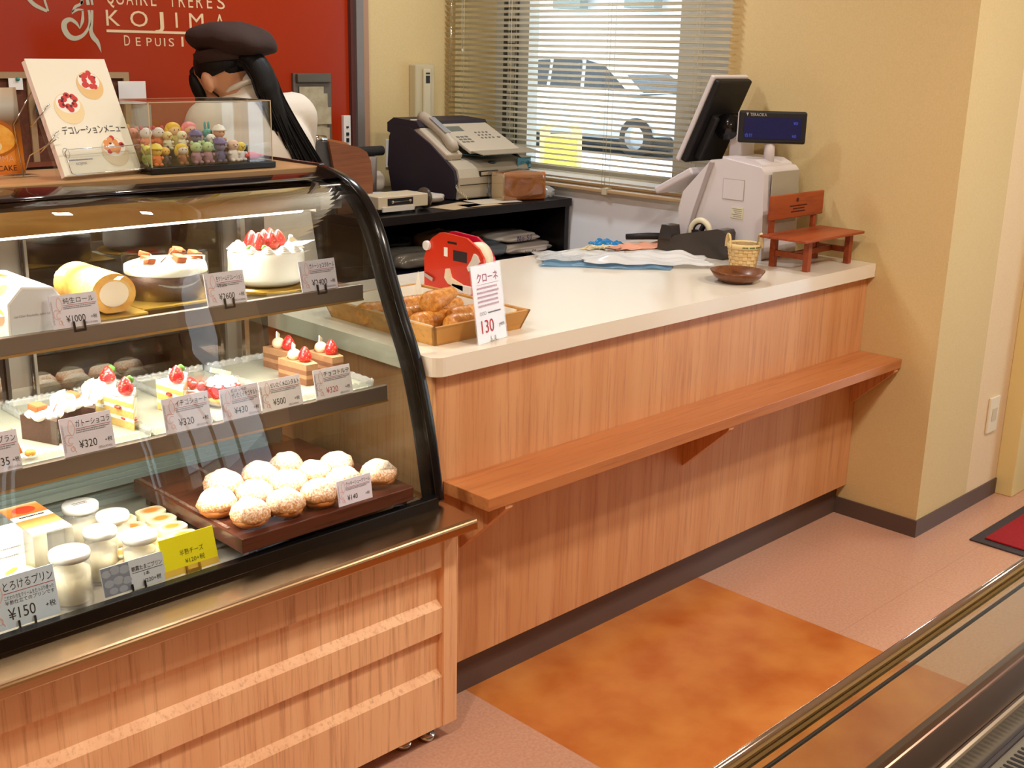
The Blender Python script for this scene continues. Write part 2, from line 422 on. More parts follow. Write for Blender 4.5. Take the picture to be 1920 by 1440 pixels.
lt.box((.299, yl-.001, 1.531), (SX(423), yl, 1.5395))
for t, p0, p1 in (('Q',200,215),('U',218,233),('A',237,250),('T',250,262),('R',263,277),('E',283,293),('F',322,330),('R',335,347),('\u00c8',353,362),('R',368,380),('E',388,398),('S',407,422)):
    put(t, p0, p1, 1.621, .085 if t in 'QF' else .066)
for t, p0, p1 in (('D',228,239),('E',250,259),('P',270,280),('U',286,297),('I',303,305.5),('S',312,322),('1',336,340),('9',352,362)):
    put(t, p0, p1, 1.489, .049 if t in 'D19' else .040)
build('lettering', lt, LET, sg, world=True)
em = MB()
def curve(pts, n=10):
    out = []
    for i in range(len(pts)-1):
        p0 = pts[max(i-1, 0)]; p1 = pts[i]; p2 = pts[i+1]; p3 = pts[min(i+2, len(pts)-1)]
        for k in range(n):
            t = k/n; q = []
            for a in range(len(p1)):
                q.append(.5*((2*p1[a])+(-p0[a]+p2[a])*t+(2*p0[a]-5*p1[a]+4*p2[a]-p3[a])*t*t+(-p0[a]+3*p1[a]-3*p2[a]+p3[a])*t**3))
            out.append(tuple(q))
    out.append(tuple(pts[-1])); return out
def ribbon(mb, pts, y):
    c = curve(pts); mb.stroke([(p[0], p[1]) for p in c], [max(p[2], .0006) for p in c], 0, y)
def E(a_, b_):
    p, v = a_/6.4, b_/6.4
    return (SX(p), 1.552-(v-48)*.00172-(198-p)*.000055)
def eb(*pts): ribbon(em, [(*E(a, b), w*.00029) for a, b, w in pts], yl)
eb((935,345,4),(900,280,34),(830,235,44),(760,270,60),(752,350,66),(800,430,62),(880,455,50),(980,410,36),(1050,310,30),(1065,200,30),(1062,125,30))
eb((1100,125,30),(1090,250,30),(1068,360,44),(1090,440,60),(1140,510,46),(1175,630,2))
eb((935,345,6),(975,250,36),(985,170,26),(985,125,24)); eb((855,175,4),(880,140,30),(940,120,22),(995,125,18))
eb((1000,20,26),(960,60,30),(900,90,30),(860,150,12)); eb((990,-60,26),(985,30,30),(975,60,20)); eb((1045,-60,34),(1060,65,40)); eb((1095,-60,26),(1110,65,26))
eb((340,-10,40),(420,70,44),(560,140,30)); eb((530,-60,18),(545,30,26),(575,140,20))
build('emblem', em, LET2, sg, world=True)
# metal edge and jamb next to the red panel
jm = MB(); jm.box((1.3005, YBK-.03, 0), (1.317, YBK, 2.5)); struct('trim_2', jm, mat('maroon_edge', '#5a3430', .5))
struct('trim_3', MB().box((1.317, YBK-.045, 0), (1.351, YBK, 2.5)), mat('grey_steel_jamb', '#807a76', .45, .4))
struct('trim_4', MB().box((1.351, YBK-.03, 0), (1.388, YBK, 2.5)), mat('tan_jamb', '#a98268', .6))

# things fixed to the rear wall
it = thing('intercom_handset', 'slim beige intercom unit on the cream wall above the fax machine', 'intercom', (1.67, YBK, 1.30))
build('housing', MB().box((1.617, YBK-.045, 1.155), (1.722, YBK-.001, 1.437)), mat('ivory_plastic', '#c4b48e', .4), it, world=True, bevel=.006)
build('handset', MB().box((1.652, YBK-.056, 1.172), (1.694, YBK-.044, 1.420)), mat('ivory_plastic_b', '#cbbc98', .35), it, world=True, bevel=.005)
build('display', MB().box((1.664, YBK-.058, 1.362), (1.684, YBK-.0555, 1.392)).box((1.664, YBK-.058, 1.398), (1.684, YBK-.0555, 1.404)), BLACKM, it, world=True)
ol = thing('wall_outlet', 'white outlet plate on the cream wall beside the fax machine', 'outlet', (1.54, YBK, 1.08))
build('plate', MB().box((1.49, YBK-.008, 1.02), (1.59, YBK-.001, 1.135)), WHITE, ol, world=True, bevel=.002)
build('socket', MB().box((1.51, YBK-.016, 1.03), (1.545, YBK-.008, 1.075)).box((1.512, YBK-.0095, 1.09), (1.575, YBK-.008, 1.125)), mat('socket_grey', '#c9c4bb', .4), ol, world=True)
build('plug', MB().box((1.565, YBK-.04, 1.088), (1.60, YBK-.008, 1.118)), BLACKM, ol, world=True, bevel=.003)
sw = thing('switch_plate', 'small white switch plate mounted at the edge of the red panel', 'switch', (1.276, YBK-.012, 1.18))
build('plate', MB().box((1.259, YBK-.03, 1.12), (1.293, YBK-.0125, 1.238)), WHITE, sw, world=True, bevel=.002)
build('rocker', MB().box((1.269, YBK-.034, 1.135), (1.281, YBK-.03, 1.15)).box((1.269, YBK-.034, 1.16), (1.281, YBK-.03, 1.172)).box((1.27, YBK-.034, 1.19), (1.28, YBK-.03, 1.196)), INK, sw, world=True)
cb = thing('clipboard', 'grey hanging clipboard thick with curling paper slips on the red panel', 'clipboard', (1.12, YBK-.012, 1.27))
build('board', MB().box((1.03, YBK-.024, 1.13), (1.205, YBK-.0125, 1.40)), mat('clip_grey', '#6b6258', .5, .3), cb, world=True)
build('clip', MB().box((1.04, YBK-.04, 1.365), (1.195, YBK-.024, 1.398)), mat('clip_steel', '#6f6a60', .35, .7), cb, world=True, bevel=.003)
ps = MB(); random.seed(3)
for k in range(9):
    x = 1.045+random.random()*.03; z = 1.35-k*.026; w = .08+random.random()*.06; h = .05+random.random()*.03
    ps.box((x, YBK-.03-.003*(k % 4), z-h), (x+w, YBK-.0285-.003*(k % 4), z), 0, Matrix.Translation((0,0,0)))
build('paper_slips', ps, mat('old_paper', '#b5a98e', .8, var='#a5977a', scale=30), cb, world=True)
lb = thing('loose_books', 'stack of thin beige booklets leaning under the clipboard on the red panel', 'booklets', (1.13, 1.98, 1.0))
q = MB()
for k in range(5): q.box((1.06+k*.002, 1.93, 1.0+k*.024), (1.22-k*.003, 2.02, 1.024+k*.024))
build('pages', q, mat('beige_pages', '#b8a88c', .8), lb, world=True)
build('stand', MB().box((1.05, 1.92, .946), (1.23, 2.02, 1.0)), mat('stand_brown', '#5f4636', .6), lb, world=True)
# cork notice frame and the papers left of the person
cf = thing('notice_board', 'pale framed notice board with dark cork behind the open menu book', 'notice board', (.1, YBK-.012, 1.2))
f_ = MB(); z0, z1, x0, x1 = .98, 1.402, -.12, .36
for a, b in (((x0, z1-.02), (x1, z1)), ((x0, z0), (x1, z0+.02)), ((x0, z0+.0201), (x0+.02, z1-.0201)), ((x1-.02, z0+.0201), (x1, z1-.0201)), ((x0+.13, z0+.0201), (x0+.15, z1-.0201))): f_.box((a[0], YBK-.03, a[1]), (b[0], YBK-.0125, b[1]))
build('frame', f_, mat('pale_frame', '#a88a66', .6), cf, world=True)
build('cork', MB().box((x0+.015, YBK-.02, z0+.01), (x1-.015, YBK-.0125, z1-.01)), mat('cork_brown', '#6a3c28', .8, var='#5c3220', scale=80), cf, world=True)
def wall_paper(x, z, w, h, label, m=PAPER, dy=.0):
    return solo('note_paper', MB().box((-w/2, -.0012, -h/2), (w/2, 0, h/2)), m, label, 'paper', (x, YBK-.0135-dy, z), group='notes pinned by the notice board')
wall_paper(-.028, 1.365, .045, .036, 'small white memo pinned at the top of the cork board', dy=.018)
wall_paper(.368, 1.335, .10, .075, 'white sheet stuck on the red panel beside the notice board', dy=.0175)
wall_paper(.385, 1.250, .11, .085, 'grey printed sheet below the white one on the red panel', mat('grey_paper', '#a39a90', .8), dy=.004)
solo('blue_hat', MB().ell((0,0,0), (.055, .03, .06), 16, 10, fn=lambda p: Vector((p.x, p.y, p.z*(1 if p.z > 0 else .7)+.2*p.x))), mat('blue_cloth', '#2f6f8c', .8), 'blue cloth hat hanging on the notice board', 'hat', (.075, YBK-.055, 1.30))
solo('pin_magnet', MB().cyl((0,0,0), (0,-.006,0), .006), mat('teal_pin', '#3d8f8a', .5), 'teal magnet holding the small white memo', 'magnet', (-.022, YBK-.0335, 1.38))
# orange-brown shelving edge behind the menu book
rk = thing('storage_rack', 'low brown rack with white cartons standing before the red panel', 'rack', (.05, 1.90, 0))
q = MB(); 
for z in (.55, .85, 1.02, 1.10): q.box((-.12, 1.80, z), (.22, 1.99, z+.02))
q.box((-.12, 1.80, 0), (-.10, 1.99, 1.12)); q.box((.20, 1.80, 0), (.22, 1.99, 1.12)); build('carcass', q, mat('rack_brown', '#7a3f26', .6), rk, world=True)
solo('white_carton', MB().box((-.03, -.05, 0), (.03, .05, .065)), PAPER, 'white carton on the brown rack shelf', 'carton', (.16, 1.90, 1.1201))

# wall outlet on the entry wall
ol2 = thing('wall_outlet', 'cream double outlet low on the wall beside the entrance', 'outlet', (2.325, YC, .32))
build('plate', MB().box((2.288, YC-.009, .258), (2.362, YC-.0005, .385)), mat('cream_plate', '#e8ddc0', .4), ol2, world=True, bevel=.002)
build('socket', MB().box((2.308, YC-.0115, .30), (2.343, YC-.009, .345)), mat('cream_socket', '#cfc3a6', .4), ol2, world=True)
# door mat
mt = thing('door_mat', 'red pile door mat with black rubber border by the entrance', 'mat', (2.35, -.9, 0))
build('rubber_border', MB().box((1.95, -1.20, 0.0005), (2.72, -.395, .006)), mat('mat_rubber', '#3c3436', .7), mt, world=True, bevel=.002)
build('pile', MB().box((1.985, -1.165, .006), (2.685, -.43, .012)), mat('red_pile', '#a8141c', .95, var='#8c1018', scale=300, bump=.9, bscale=600), mt, world=True, bevel=.003)

# venetian blind
bl = thing('venetian_blind', 'cream horizontal venetian blind covering the window beside the cash register', 'blind', (1.815, 1.3, .99))
SL = mat('blind_slat', '#f2ecda', .4)
q = MB(); Y0, Y1 = .575, 2.022; n = 60; tilt = math.radians(23)
for k in range(n):
    z = 1.025+k*.0215; 
    pr = [(-.0125, 0), (-.006, .0016), (.0, .0021), (.006, .0016), (.0125, 0)]
    for i in range(4):
        a, b = pr[i], pr[i+1]
        def T(p): return (1.812+p[0]*math.cos(tilt)-p[1]*math.sin(-tilt), z-p[0]*math.sin(tilt)+p[1]*math.cos(tilt))
        (xa, za), (xb, zb) = T(a), T(b)
        q.add([(xa, Y0, za), (xb, Y0, zb), (xb, Y1, zb), (xa, Y1, za)], [(0, 1, 2, 3)], 0, True)
build('slats', q, SL, bl, world=True, solid=.0004)
build('bottom_rail', MB().box((1.800, Y0, .985), (1.826, Y1, .999)), mat('blind_rail', '#bfa27a', .4), bl, world=True, bevel=.003)
build('top_rail', MB().box((1.795, Y0, 2.32), (1.836, Y1, 2.36)), SL, bl, world=True)
for y in (.70, 1.10, 1.62, 1.90):
    c = MB()
    for dx in (-.0135, .0135): c.cyl((1.812+dx, y, .995), (1.812+dx, y, 2.32), .0009, 5)
    c.cyl((1.796, y+.012, .995), (1.796, y+.012, 2.32), .0007, 5)
    c.box((1.797, y-.012, .980), (1.829, y+.012, 1.004))
    build('ladder_cord', c, mat('blind_cord', '#cfc6a8', .6), bl, world=True)
build('tilt_wand', MB().cyl((1.785, 1.965, 1.30), (1.79, 1.97, 2.3), .004, 8), glass('wand_acrylic', (.9,.92,.92), base=.2), bl, world=True)
build('pull_cord', MB().cyl((1.79, 1.90, 1.50), (1.79, 1.90, 2.3), .001, 5).ell((1.79, 1.90, 1.495), (.005,.005,.008), 8, 6), mat('blind_cord', ''), bl, world=True)

# ------------------------------------------------------------------ outside the window
GZ = -.12
struct('ground_outside', MB().box((2.86, -14, GZ-.1), (60, 60, GZ)), mat('pale_concrete', '#d8dce0', .9, var='#c9ced4', scale=.4))
struct('ground_outside_front', MB().box((-20, -30, GZ-.1), (60, -14.001, GZ)), MATS['pale_concrete'])
struct('ground_outside_street', MB().box((-20, -14, GZ-.1), (2.8, -3.75, GZ)), MATS['pale_concrete'])
struct('curb_outside', MB().box((10.3, -2, GZ), (10.55, 40, GZ+.08)), mat('curb_grey', '#9a9da0', .8))
sb = thing('floor_sign', 'yellow folding floor sign with a carry slot standing outside the window', 'sign board', (8.16, 7.27, GZ), math.radians(-45))
YEL = mat('yellow_plastic', '#e6d24a', .5); YELL = mat('yellow_edge', '#e8c878', .5)
for s in (-1, 1):
    q = MB(); M = M4((0, s*.16, 0), 0, s*math.radians(10))
    o_ = [(-.235,0),(.235,0),(.235,.78),(.205,.83),(-.205,.83),(-.235,.78)]
    q.box((-.235,-.012,0),(-.18,.012,.80),0,M); q.box((.18,-.012,0),(.235,.012,.80),0,M); q.box((-.18,-.012,0),(.18,.012,.06),0,M); q.box((-.18,-.012,.69),(.18,.012,.73),0,M)
    q.box((-.21,-.012,.80),(-.09,.012,.84),0,M); q.box((.09,-.012,.80),(.21,.012,.84),0,M); q.box((-.09,-.012,.81),(.09,.012,.84),0,M)
    q.box((-.18,-.012,.73),(-.12,.012,.80),0,M); q.box((.12,-.012,.73),(.18,.012,.80),0,M)
    f2 = build('leaf_frame', q, YELL, sb)
    build('panel', MB().box((-.178,-.006,.058),(.178,.006,.692),0,M), YEL, f2)
def make_car(loc, rz, label, body):
    """parked car along local x: lofted body, cabin, windows, wheels"""
    c = thing('parked_car', label, 'car', loc, rz); bm = MB()
    secs = []
    prof = [(-2.15,.55,.30,.80),(-2.05,.70,.28,.95),(-1.6,.78,.25,1.02),(-.9,.82,.22,1.04),(0,.83,.22,1.03),(.9,.82,.22,1.00),(1.5,.78,.24,.93),(2.0,.68,.28,.80),(2.15,.5,.34,.70)]
    vs = []
    for x, w, zl, zh in prof:
        for (dy, dz) in ((-w, zl+.1), (-w*1.0, (zl+zh)/2), (-w*.96, zh-.08), (-w*.8, zh), (0, zh+.03), (w*.8, zh), (w*.96, zh-.08), (w, (zl+zh)/2), (w, zl+.1), (w*.8, zl), (-w*.8, zl)):
            vs.append((x, dy, dz))
    n = 11; fs = [(i*n+k, i*n+(k+1) % n, (i+1)*n+(k+1) % n, (i+1)*n+k) for i in range(len(prof)-1) for k in range(n)]
    fs = [f[::-1] for f in fs]; fs += [tuple(range(n))[::1], tuple(range(len(vs)-n, len(vs)))[::-1]]
    bm.add(vs, fs, 0, True); build('body', bm, body, c, bevel=0)
    cab = [(-1.95,.95),(-1.6,1.42),(-1.0,1.58),(.0,1.60),(.55,1.50),(1.35,.98)]
    q = MB(); q.prism(cab, 'y', -.62, .62); 
    for i, v in enumerate(q.v): q.v[i] = (v[0], v[1]*(1.0 if v[2] > 1.2 else 1.2), v[2])
    build('cabin', q, body, c, bevel=.04)
    g = MB()
    for s in (-1, 1):
        for poly in (((-1.55,1.02),(-1.38,1.38),(-.98,1.47),(-.72,1.48),(-.72,1.02)), ((-.64,1.02),(-.64,1.49),(.0,1.50),(.06,1.02)), ((.14,1.02),(.10,1.49),(.50,1.41),(1.08,1.02))):
            g.add([(x, s*(.735 if z < 1.2 else .65), z) for x, z in poly], [tuple(range(len(poly)))[::s]], 0)
    g.add([(.60,-.5,1.46),(.60,.5,1.46),(1.32,.62,1.01),(1.32,-.62,1.01)], [(0,1,2,3)], 0)
    build('window_glass', g, mat('car_glass', '#20282e', .08), c)
    for x in (-1.35, 1.35):
        for s in (-1, 1):
            w = MB(); w.cyl((x, s*.62, .31), (x, s*.84, .31), .31, 24)
            t = build('wheel', w, mat('tyre', '#17171a', .8), c)
            build('rim', MB().cyl((x, s*.80, .31), (x, s*.85, .31), .19, 20), mat('rim_silver', '#a9abad', .3, .9), t)
    for s in (-1, 1): build('headlight', MB().box((1.93,s*.42,.62),(2.12,s*.64,.74)), mat('lamp_clear', '#e8eef2', .15), c)
    build('underbody_shade', MB().box((-1.95,-.72,.13),(1.95,.72,.34)), mat('underbody_shade_black', '#101214', .9), c)  # black box stands in for the shade beneath the car
    return c
make_car((13.9, 11.6, GZ), math.radians(-90), 'silver car parked across the street seen through the blind', mat('silver_paint', '#c3ccd2', .3, .35))
make_car((16.6, 16.2, GZ), math.radians(-90), 'white car parked farther down the street behind the silver one', mat('white_paint', '#e4e7ea', .35))
bd = thing('street_building', 'white building with grey columns across the street', 'building', (21, 14, GZ))
q = MB(); q.box((21, 0, GZ), (25, 30, 8)); build('wall', q, mat('building_white', '#e9ecee', .8), bd, world=True)
for y in (9.0, 11.3, 13.6, 15.9, 18.2, 20.5):
    build('column', MB().box((20.4, y, 2.5), (20.7, y+.9, 4.6)), mat('column_grey', '#7f8a86', .8), bd, world=True)
build('canopy', MB().box((20.2, 4, 4.6), (21, 26, 5.0)), mat('canopy_grey', '#8c938f', .8), bd, world=True)
for y in (9.8, 12.1, 14.4, 16.7): build('shop_window', MB().box((20.93, y, 2.9), (20.99, y+1.2, 4.2)), mat('shop_dark', '#4b5a58', .3), bd, world=True)
hd = MB(); random.seed(5)
for k in range(240):
    y = 6+random.random()*18; hd.ell((18.6+random.random()*.5, y, GZ+.2+random.random()*.55), .22+random.random()*.1, 6, 4)
solo('street_hedge', hd, mat('hedge_green', '#4c5d48', .9, var='#39473a', scale=8), 'dark green hedge behind the parked cars', 'hedge')['kind'] = 'stuff'
# ================================================================== service counter
sc_ = thing('service_counter', 'long wood-fronted service counter with thick ivory worktop and a bag ledge', 'counter', (.92, .37, 0))
build('body', MB().box((0, 0, .109), (XE-.001, .70, .827)), LAM, sc_, world=True)
build('kickboard', MB().box((.004, .032, 0), (XE-.001, .66, .109)), BASE, sc_, world=True)
r = .03; x0, y0, y1 = -.025, -.025, .764
pts = [(x0+r-r*math.cos(a), y0+r-r*math.sin(a)) for a in [k*PI/12 for k in range(7)]]
pts = pts + [(XE-.001, y0), (XE-.001, y1), (x0, y1)]
IVORY = mat('ivory_solid_surface', '#e6dccb', .13, spec=.5)
build('worktop', MB().prism(pts, 'z', .8275, .87), IVORY, sc_, world=True, bevel=.004, seg=3)
sh = build('bag_shelf', MB().box((.02, -.148, .549), (XE-.001, -.0005, .5785)), LAM_H, sc_, world=True, bevel=.0015)
for xb in (.085, .915, 1.815):
    build('bracket', MB().prism([(-.0005, .5485), (-.145, .5485), (-.145, .540), (-.0005, .402)], 'x', xb-.011, xb+.011), LAM, sh, world=True)

# ================================================================== refrigerated display case
XL, XR = -1.52, -.027
dc = thing('display_case', 'curved-glass pastry display case with wood front and stainless ledge', 'display case', (-.77, .25, 0))
LAM2 = wood('teak_case_front', '#efbc8e', '#e8b082', '#be8460', .45, (1,1,.03), 70)
fp = [(-.085, .43), (-.085, .352), (-.10, .336), (-.10, .276), (-.086, .274), (-.086, .184), (-.10, .168), (-.10, .045)]
prof = [(.60, .51), (-.10, .51), (-.10, .432)] + fp + [(.60, .045)]
build('slatted_front', MB().prism(prof, 'x', XL+.045, XR-.04), LAM2, dc, world=True)
build('stile', MB().box((XR-.04, -.104, .045), (XR, .60, .513)), LAM2, dc, world=True, bevel=.001)
build('stile', MB().box((XL, -.104, .045), (XL+.045, .60, .513)), LAM2, dc, world=True, bevel=.001)
build('shadow_gap', MB().box((XL+.045, -.0995, .508), (XR-.04, .55, .527)), BLACKM, dc, world=True)
led = [(.60, .553), (-.064, .553), (-.148, .5495), (-.155, .547), (-.158, .541), (-.158, .524), (-.150, .522), (.60, .522)]
build('steel_ledge', MB().prism(led, 'x', XL-.01, XR+.006), mat('ledge_steel', '#b39270', .24, 1, bump=.04, bscale=200, stretch=(.03,1,1)), dc, world=True, bevel=.003)
for x in (-.08, -.14, -.9, -1.44):
    f = build('foot', MB().cyl((x, -.06 if x != -.14 else -.05, .012), (x, -.06 if x != -.14 else -.05, .047), .012, 14), CHROME, dc, world=True)
    build('foot_pad', MB().cyl((x, -.06 if x != -.14 else -.05, 0), (x, -.06 if x != -.14 else -.05, .013), .02, 14), CHROME, f, world=True)
G = [(-.052,.560),(-.040,.62),(-.024,.70),(-.006,.77),(.016,.84),(.040,.895),(.068,.948),(.103,1.025),(.120,1.065),(.136,1.102),(.155,1.136),(.175,1.163),(.200,1.188),(.232,1.208),(.27,1.222),(.315,1.232),(.352,1.237)]
GC = [(p[0], p[1]) for p in curve([(a, b, 0) for a, b in G], 3)]
def profile_band(o0, o1, x0, x1, src=GC):
    """solid that follows the glass profile, offset outward from o0 to o1"""
    n = len(src); out = []
    for off in (o0, o1):
        row = []
        for i in range(n):
            a = src[max(i-1, 0)]; b = src[min(i+1, n-1)]; dy, dz = b[0]-a[0], b[1]-a[1]; l = math.hypot(dy, dz)
            row.append((src[i][0]-dz/l*off, src[i][1]+dy/l*off))
        out.append(row)
    mb = MB(); v = []
    for i in range(n):
        for (r_, x) in ((0, x0), (1, x0), (1, x1), (0, x1)): v.append((x, out[r_][i][0], out[r_][i][1]))
    f = [(i*4+k, i*4+(k+1) % 4, (i+1)*4+(k+1) % 4, (i+1)*4+k) for i in range(n-1) for k in range(4)]
    f += [(3,2,1,0), tuple((n-1)*4+k for k in range(4))]
    mb.add(v, f, 0, True); return mb
q = profile_band(-.0025, .0025, XL+.03, XR-.02)
for i in range(len(q.s)): q.s[i] = (i % 4) in (0, 2, 1, 3)
build('front_glass', q, glass('case_glass', (.965,.975,.965), base=.03), dc, world=True)
gb = [p for p in GC if p[0] > .268]
build('dark_glass_band', profile_band(.0028, .0045, XL+.03, XR-.02, gb), mat('dark_band', '#1c1010', .07, spec=.7), dc, world=True)
for (x0, x1, nm) in ((XR-.024, XR, 0), (XL, XL+.024, 1)):
    f = build('end_frame', profile_band(-.012, .010, x0, x1), BLACK, dc, world=True, bevel=.004)
    ix = (x0-.024, x0) if nm == 0 else (x1, x1+.024)
    build('inner_strip', profile_band(-.009, -.003, ix[0], ix[1]), BLACKM, f, world=True)
build('glass_base_strip', MB().box((XL, -.069, .552), (XR-.03, -.050, .579)), BLACK, dc, world=True, bevel=.002)
build('end_post', MB().box((XR-.06, -.067, .552), (XR-.024, -.049, .580)), BLACK, dc, world=True)
# end glass, filled profile
for x in (XR-.016, XL+.012):
    e = [(p[0]+.006, p[1]-.004) for p in GC] + [(.58, 1.233), (.58, .56)]
    build('end_glass', MB().prism(e, 'x', x-.002, x+.002), glass('end_glass', (.93,.95,.93), base=.07), dc, world=True)
tb = build('top_board', MB().box((XL+.005, .352, 1.226), (XR-.016, .60, 1.244)), mat('beige_laminate', '#cfa777', .22), dc, world=True)
build('top_edge', MB().box((XR-.016, .352, 1.222), (XR, .60, 1.249)).box((XL, .60, 1.222), (XR, .612, 1.249)), BLACK, tb, world=True, bevel=.002)
GILT = mat('gilt_steel', '#b6935c', .24, 1, bump=.04, bscale=160, stretch=(.03,1,1))
cn = build('lamp_canopy', MB().box((XL+.05, .25, 1.166), (XR-.10, .2535, 1.206)).prism([(.25,1.206),(.254,1.206),(.35,1.224),(.35,1.228),(.25,1.210)], 'x', XL+.05, XR-.10).box((XL+.05, .318, 1.166), (XR-.10, .322, 1.222)), GILT, dc, world=True)
build('reflector_end', MB().box((XR-.10, .248, 1.160), (XR-.092, .33, 1.222)), mat('cap_steel', '#6f655c', .3, .8), cn, world=True)
build('ballast_box', MB().box((XR-.086, .25, 1.163), (XR-.03, .33, 1.215)), mat('pearl_steel', '#cfc9c6', .3, .6), cn, world=True, bevel=.002)
build('tube_lamp', MB().cyl((XL+.07, .284, 1.168), (XR-.115, .284, 1.168), .012, 14), mat('tube_glow', '#ffffff', .5, emit='#fff6e2', estr=8), cn, world=True)
area_light('case_tube_light', (-.82, .284, 1.184), 1.36, 46, (1, .955, .84), size_y=.03)
area_light('upper_shelf_lamp', (-.80, .146, .986), 1.30, 7, (1, .955, .84), size_y=.015)
area_light('lower_shelf_lamp', (-.81, .045, .789), 1.28, 7, (1, .955, .84), size_y=.015)
# shelves
SHG = glass('shelf_glass', (.86,.89,.86), base=.12, rough=.05); RAILM = mat('shelf_rail_taupe', '#85766a', .3, .55); LIP = mat('shelf_lip', '#c39c60', .3, .8)
def shelf(z, y, x1, name):
    s = build(name, MB().box((XL+.06, y+.010, z-.012), (x1-.01, .50, z-.005)), SHG, dc, world=True)
    build('price_rail', MB().box((XL+.06, y-.002, z-.031), (x1, y+.010, z)), RAILM, s, world=True, bevel=.0015)
    build('rail_lip', MB().box((XL+.06, y-.0035, z-.035), (x1, y+.008, z-.0305)), LIP, s, world=True)
    build('shelf_lamp', MB().box((XL+.08, y+.014, z-.030), (x1-.02, y+.030, z-.022)), mat('lamp_strip', '#ffffff', .5, emit='#fff4dc', estr=6), s, world=True)
    return s
shelf(1.02, .12, -.103, 'glass_shelf'); shelf(.822, .022, -.118, 'glass_shelf')
for x in (XL+.2, -.78, -.16):
    q = MB(); q.box((x-.006, .49, .56), (x+.006, .505, 1.16))
    for z in (.81, 1.008): q.prism([(.50, z-.012), (.50, z-.05), (.30, z-.020), (.15, z-.018), (.15, z-.012)], 'x', x-.003, x+.003)
    build('shelf_bracket', q, CHROME, dc, world=True)
# deck and rear grille
dk = build('deck', MB().box((XL+.03, -.046, .545), (XR-.03, .47, .5595)), mat('deck_steel', '#a59c90', .3, .6), dc, world=True)
q = MB(); q.box((XL+.03, .47, .548), (XR-.12, .54, .60))
for k in range(9): q.box((XL+.03, .425+k*.011, .585+k*.0075), (XR-.13, .431+k*.011, .600+k*.0075))
for k in range(3): q.box((XL+.03, .40+.012*k, .56), (XR-.13, .405+.012*k, .572+k*.003))
build('air_grille', q, mat('grille_teal_grey', '#8f9d98', .35, .5), dk, world=True)
build('front_lip', MB().box((XL+.03, -.0455, .5595), (XR-.03, -.036, .571)), CHROME, dk, world=True)
build('wire_rack', MB().tube([(-.10,.40,.573),(-.075,.39,.573),(-.075,-.02,.573),(-.115,-.03,.573)], .003, 6), CHROME, dk, world=True)
# rear sliding doors
ALG = mat('anodised_frame', '#8f867e', .35, .7)
for x in (-1.26, -.665, -.155):
    q = MB().box((x-.030, .535, .56), (x-.006, .555, 1.225)).box((x-.004, .556, .56), (x+.022, .575, 1.225)).box((x+.024, .54, .56), (x+.030, .56, 1.225))
    build('door_stile', q, ALG, dc, world=True)
build('rear_track', MB().box((XL+.02, .53, .545), (XR-.02, .585, .60)).box((XL+.02, .53, 1.20), (XR-.02, .585, 1.226)), ALG, dc, world=True)
for k, (a, b) in enumerate(((XL+.03, -1.27), (-1.25, -.68), (-.645, -.17), (-.14, XR-.03))):
    build('rear_door', MB().box((a, .545+.016*(k % 2), .60), (b, .549+.016*(k % 2), 1.20)), glass('dimmed_rear_pane', (.30,.26,.22), base=.13), dc, world=True)  # brown tint puts the dimness of the room behind into the glass
build('rear_wall_panel', MB().box((XL, .585, .045), (XR, .60, .56)), mat('rear_steel', '#5b5048', .4, .5), dc, world=True)

# ================================================================== open chiller cabinet near the camera
fr_ = thing('open_chiller', 'low open chiller cabinet with a glass guard and chrome rail', 'chiller', (.3, -1.65, 0))
FX0, FX1 = -.95, 2.2
build('body', MB().box((FX0, -2.1, .06), (FX1, -1.24, .56)), mat('chiller_body', '#6d5a4c', .4, .3), fr_, world=True)
build('plinth', MB().box((FX0+.03, -2.05, 0), (FX1-.03, -1.28, .06)), BLACKM, fr_, world=True)
q = MB().cyl((FX0, -1.286, .846), (FX1, -1.286, .846), .0065, 16)
gg = build('glass_guard', MB().box((FX0, -1.304, .71), (FX1, -1.297, .842)), glass('guard_glass', (.84,.84,.72), base=.06), fr_, world=True)
build('chrome_rail', q, CHROME, gg, world=True)
build('rail_channel', MB().box((FX0, -1.297, .838), (FX1, -1.288, .842)), mat('rail_gold', '#a89468', .22, .9), gg, world=True)
build('seal', MB().box((FX0, -1.3055, .832), (FX1, -1.3025, .8355)), mat('dark_seal', '#2a241c', .4), gg, world=True)
build('guard_base', MB().box((FX0, -1.310, .655), (FX1, -1.29, .718)), mat('brown_steel', '#7a5d4e', .25, .8), fr_, world=True, bevel=.003)
build('steel_rim', MB().box((FX0, -1.318, .56), (FX1, -1.285, .655)), STEEL, fr_, world=True, bevel=.005)
build('rim_strip', MB().box((FX0, -1.324, .56), (FX1, -1.3182, .602)), mat('dark_maroon', '#2c1a1c', .4), fr_, world=True)
gr = build('vent_grille', MB().box((FX0, -1.50, .588), (FX1, -1.3242, .598)), mat('grille_taupe', '#7d7466', .35, .5), fr_, world=True)
q = MB()
for k in range(110):
    x = -.42+k*.0115
    pts = [(x+.0031*math.cos(a), -1.336-(.0 if math.sin(a) > 0 else .040)+.0031*math.sin(a)) for a in [j*PI/5 for j in range(10)]]
    q.prism(pts, 'z', .5975, .5986)
build('vent_slot', q, mat('slot_dark', '#1c1614', .8), gr, world=True)
build('well', MB().box((FX0, -2.0, .5605), (FX1, -1.50, .575)), STEEL, fr_, world=True)
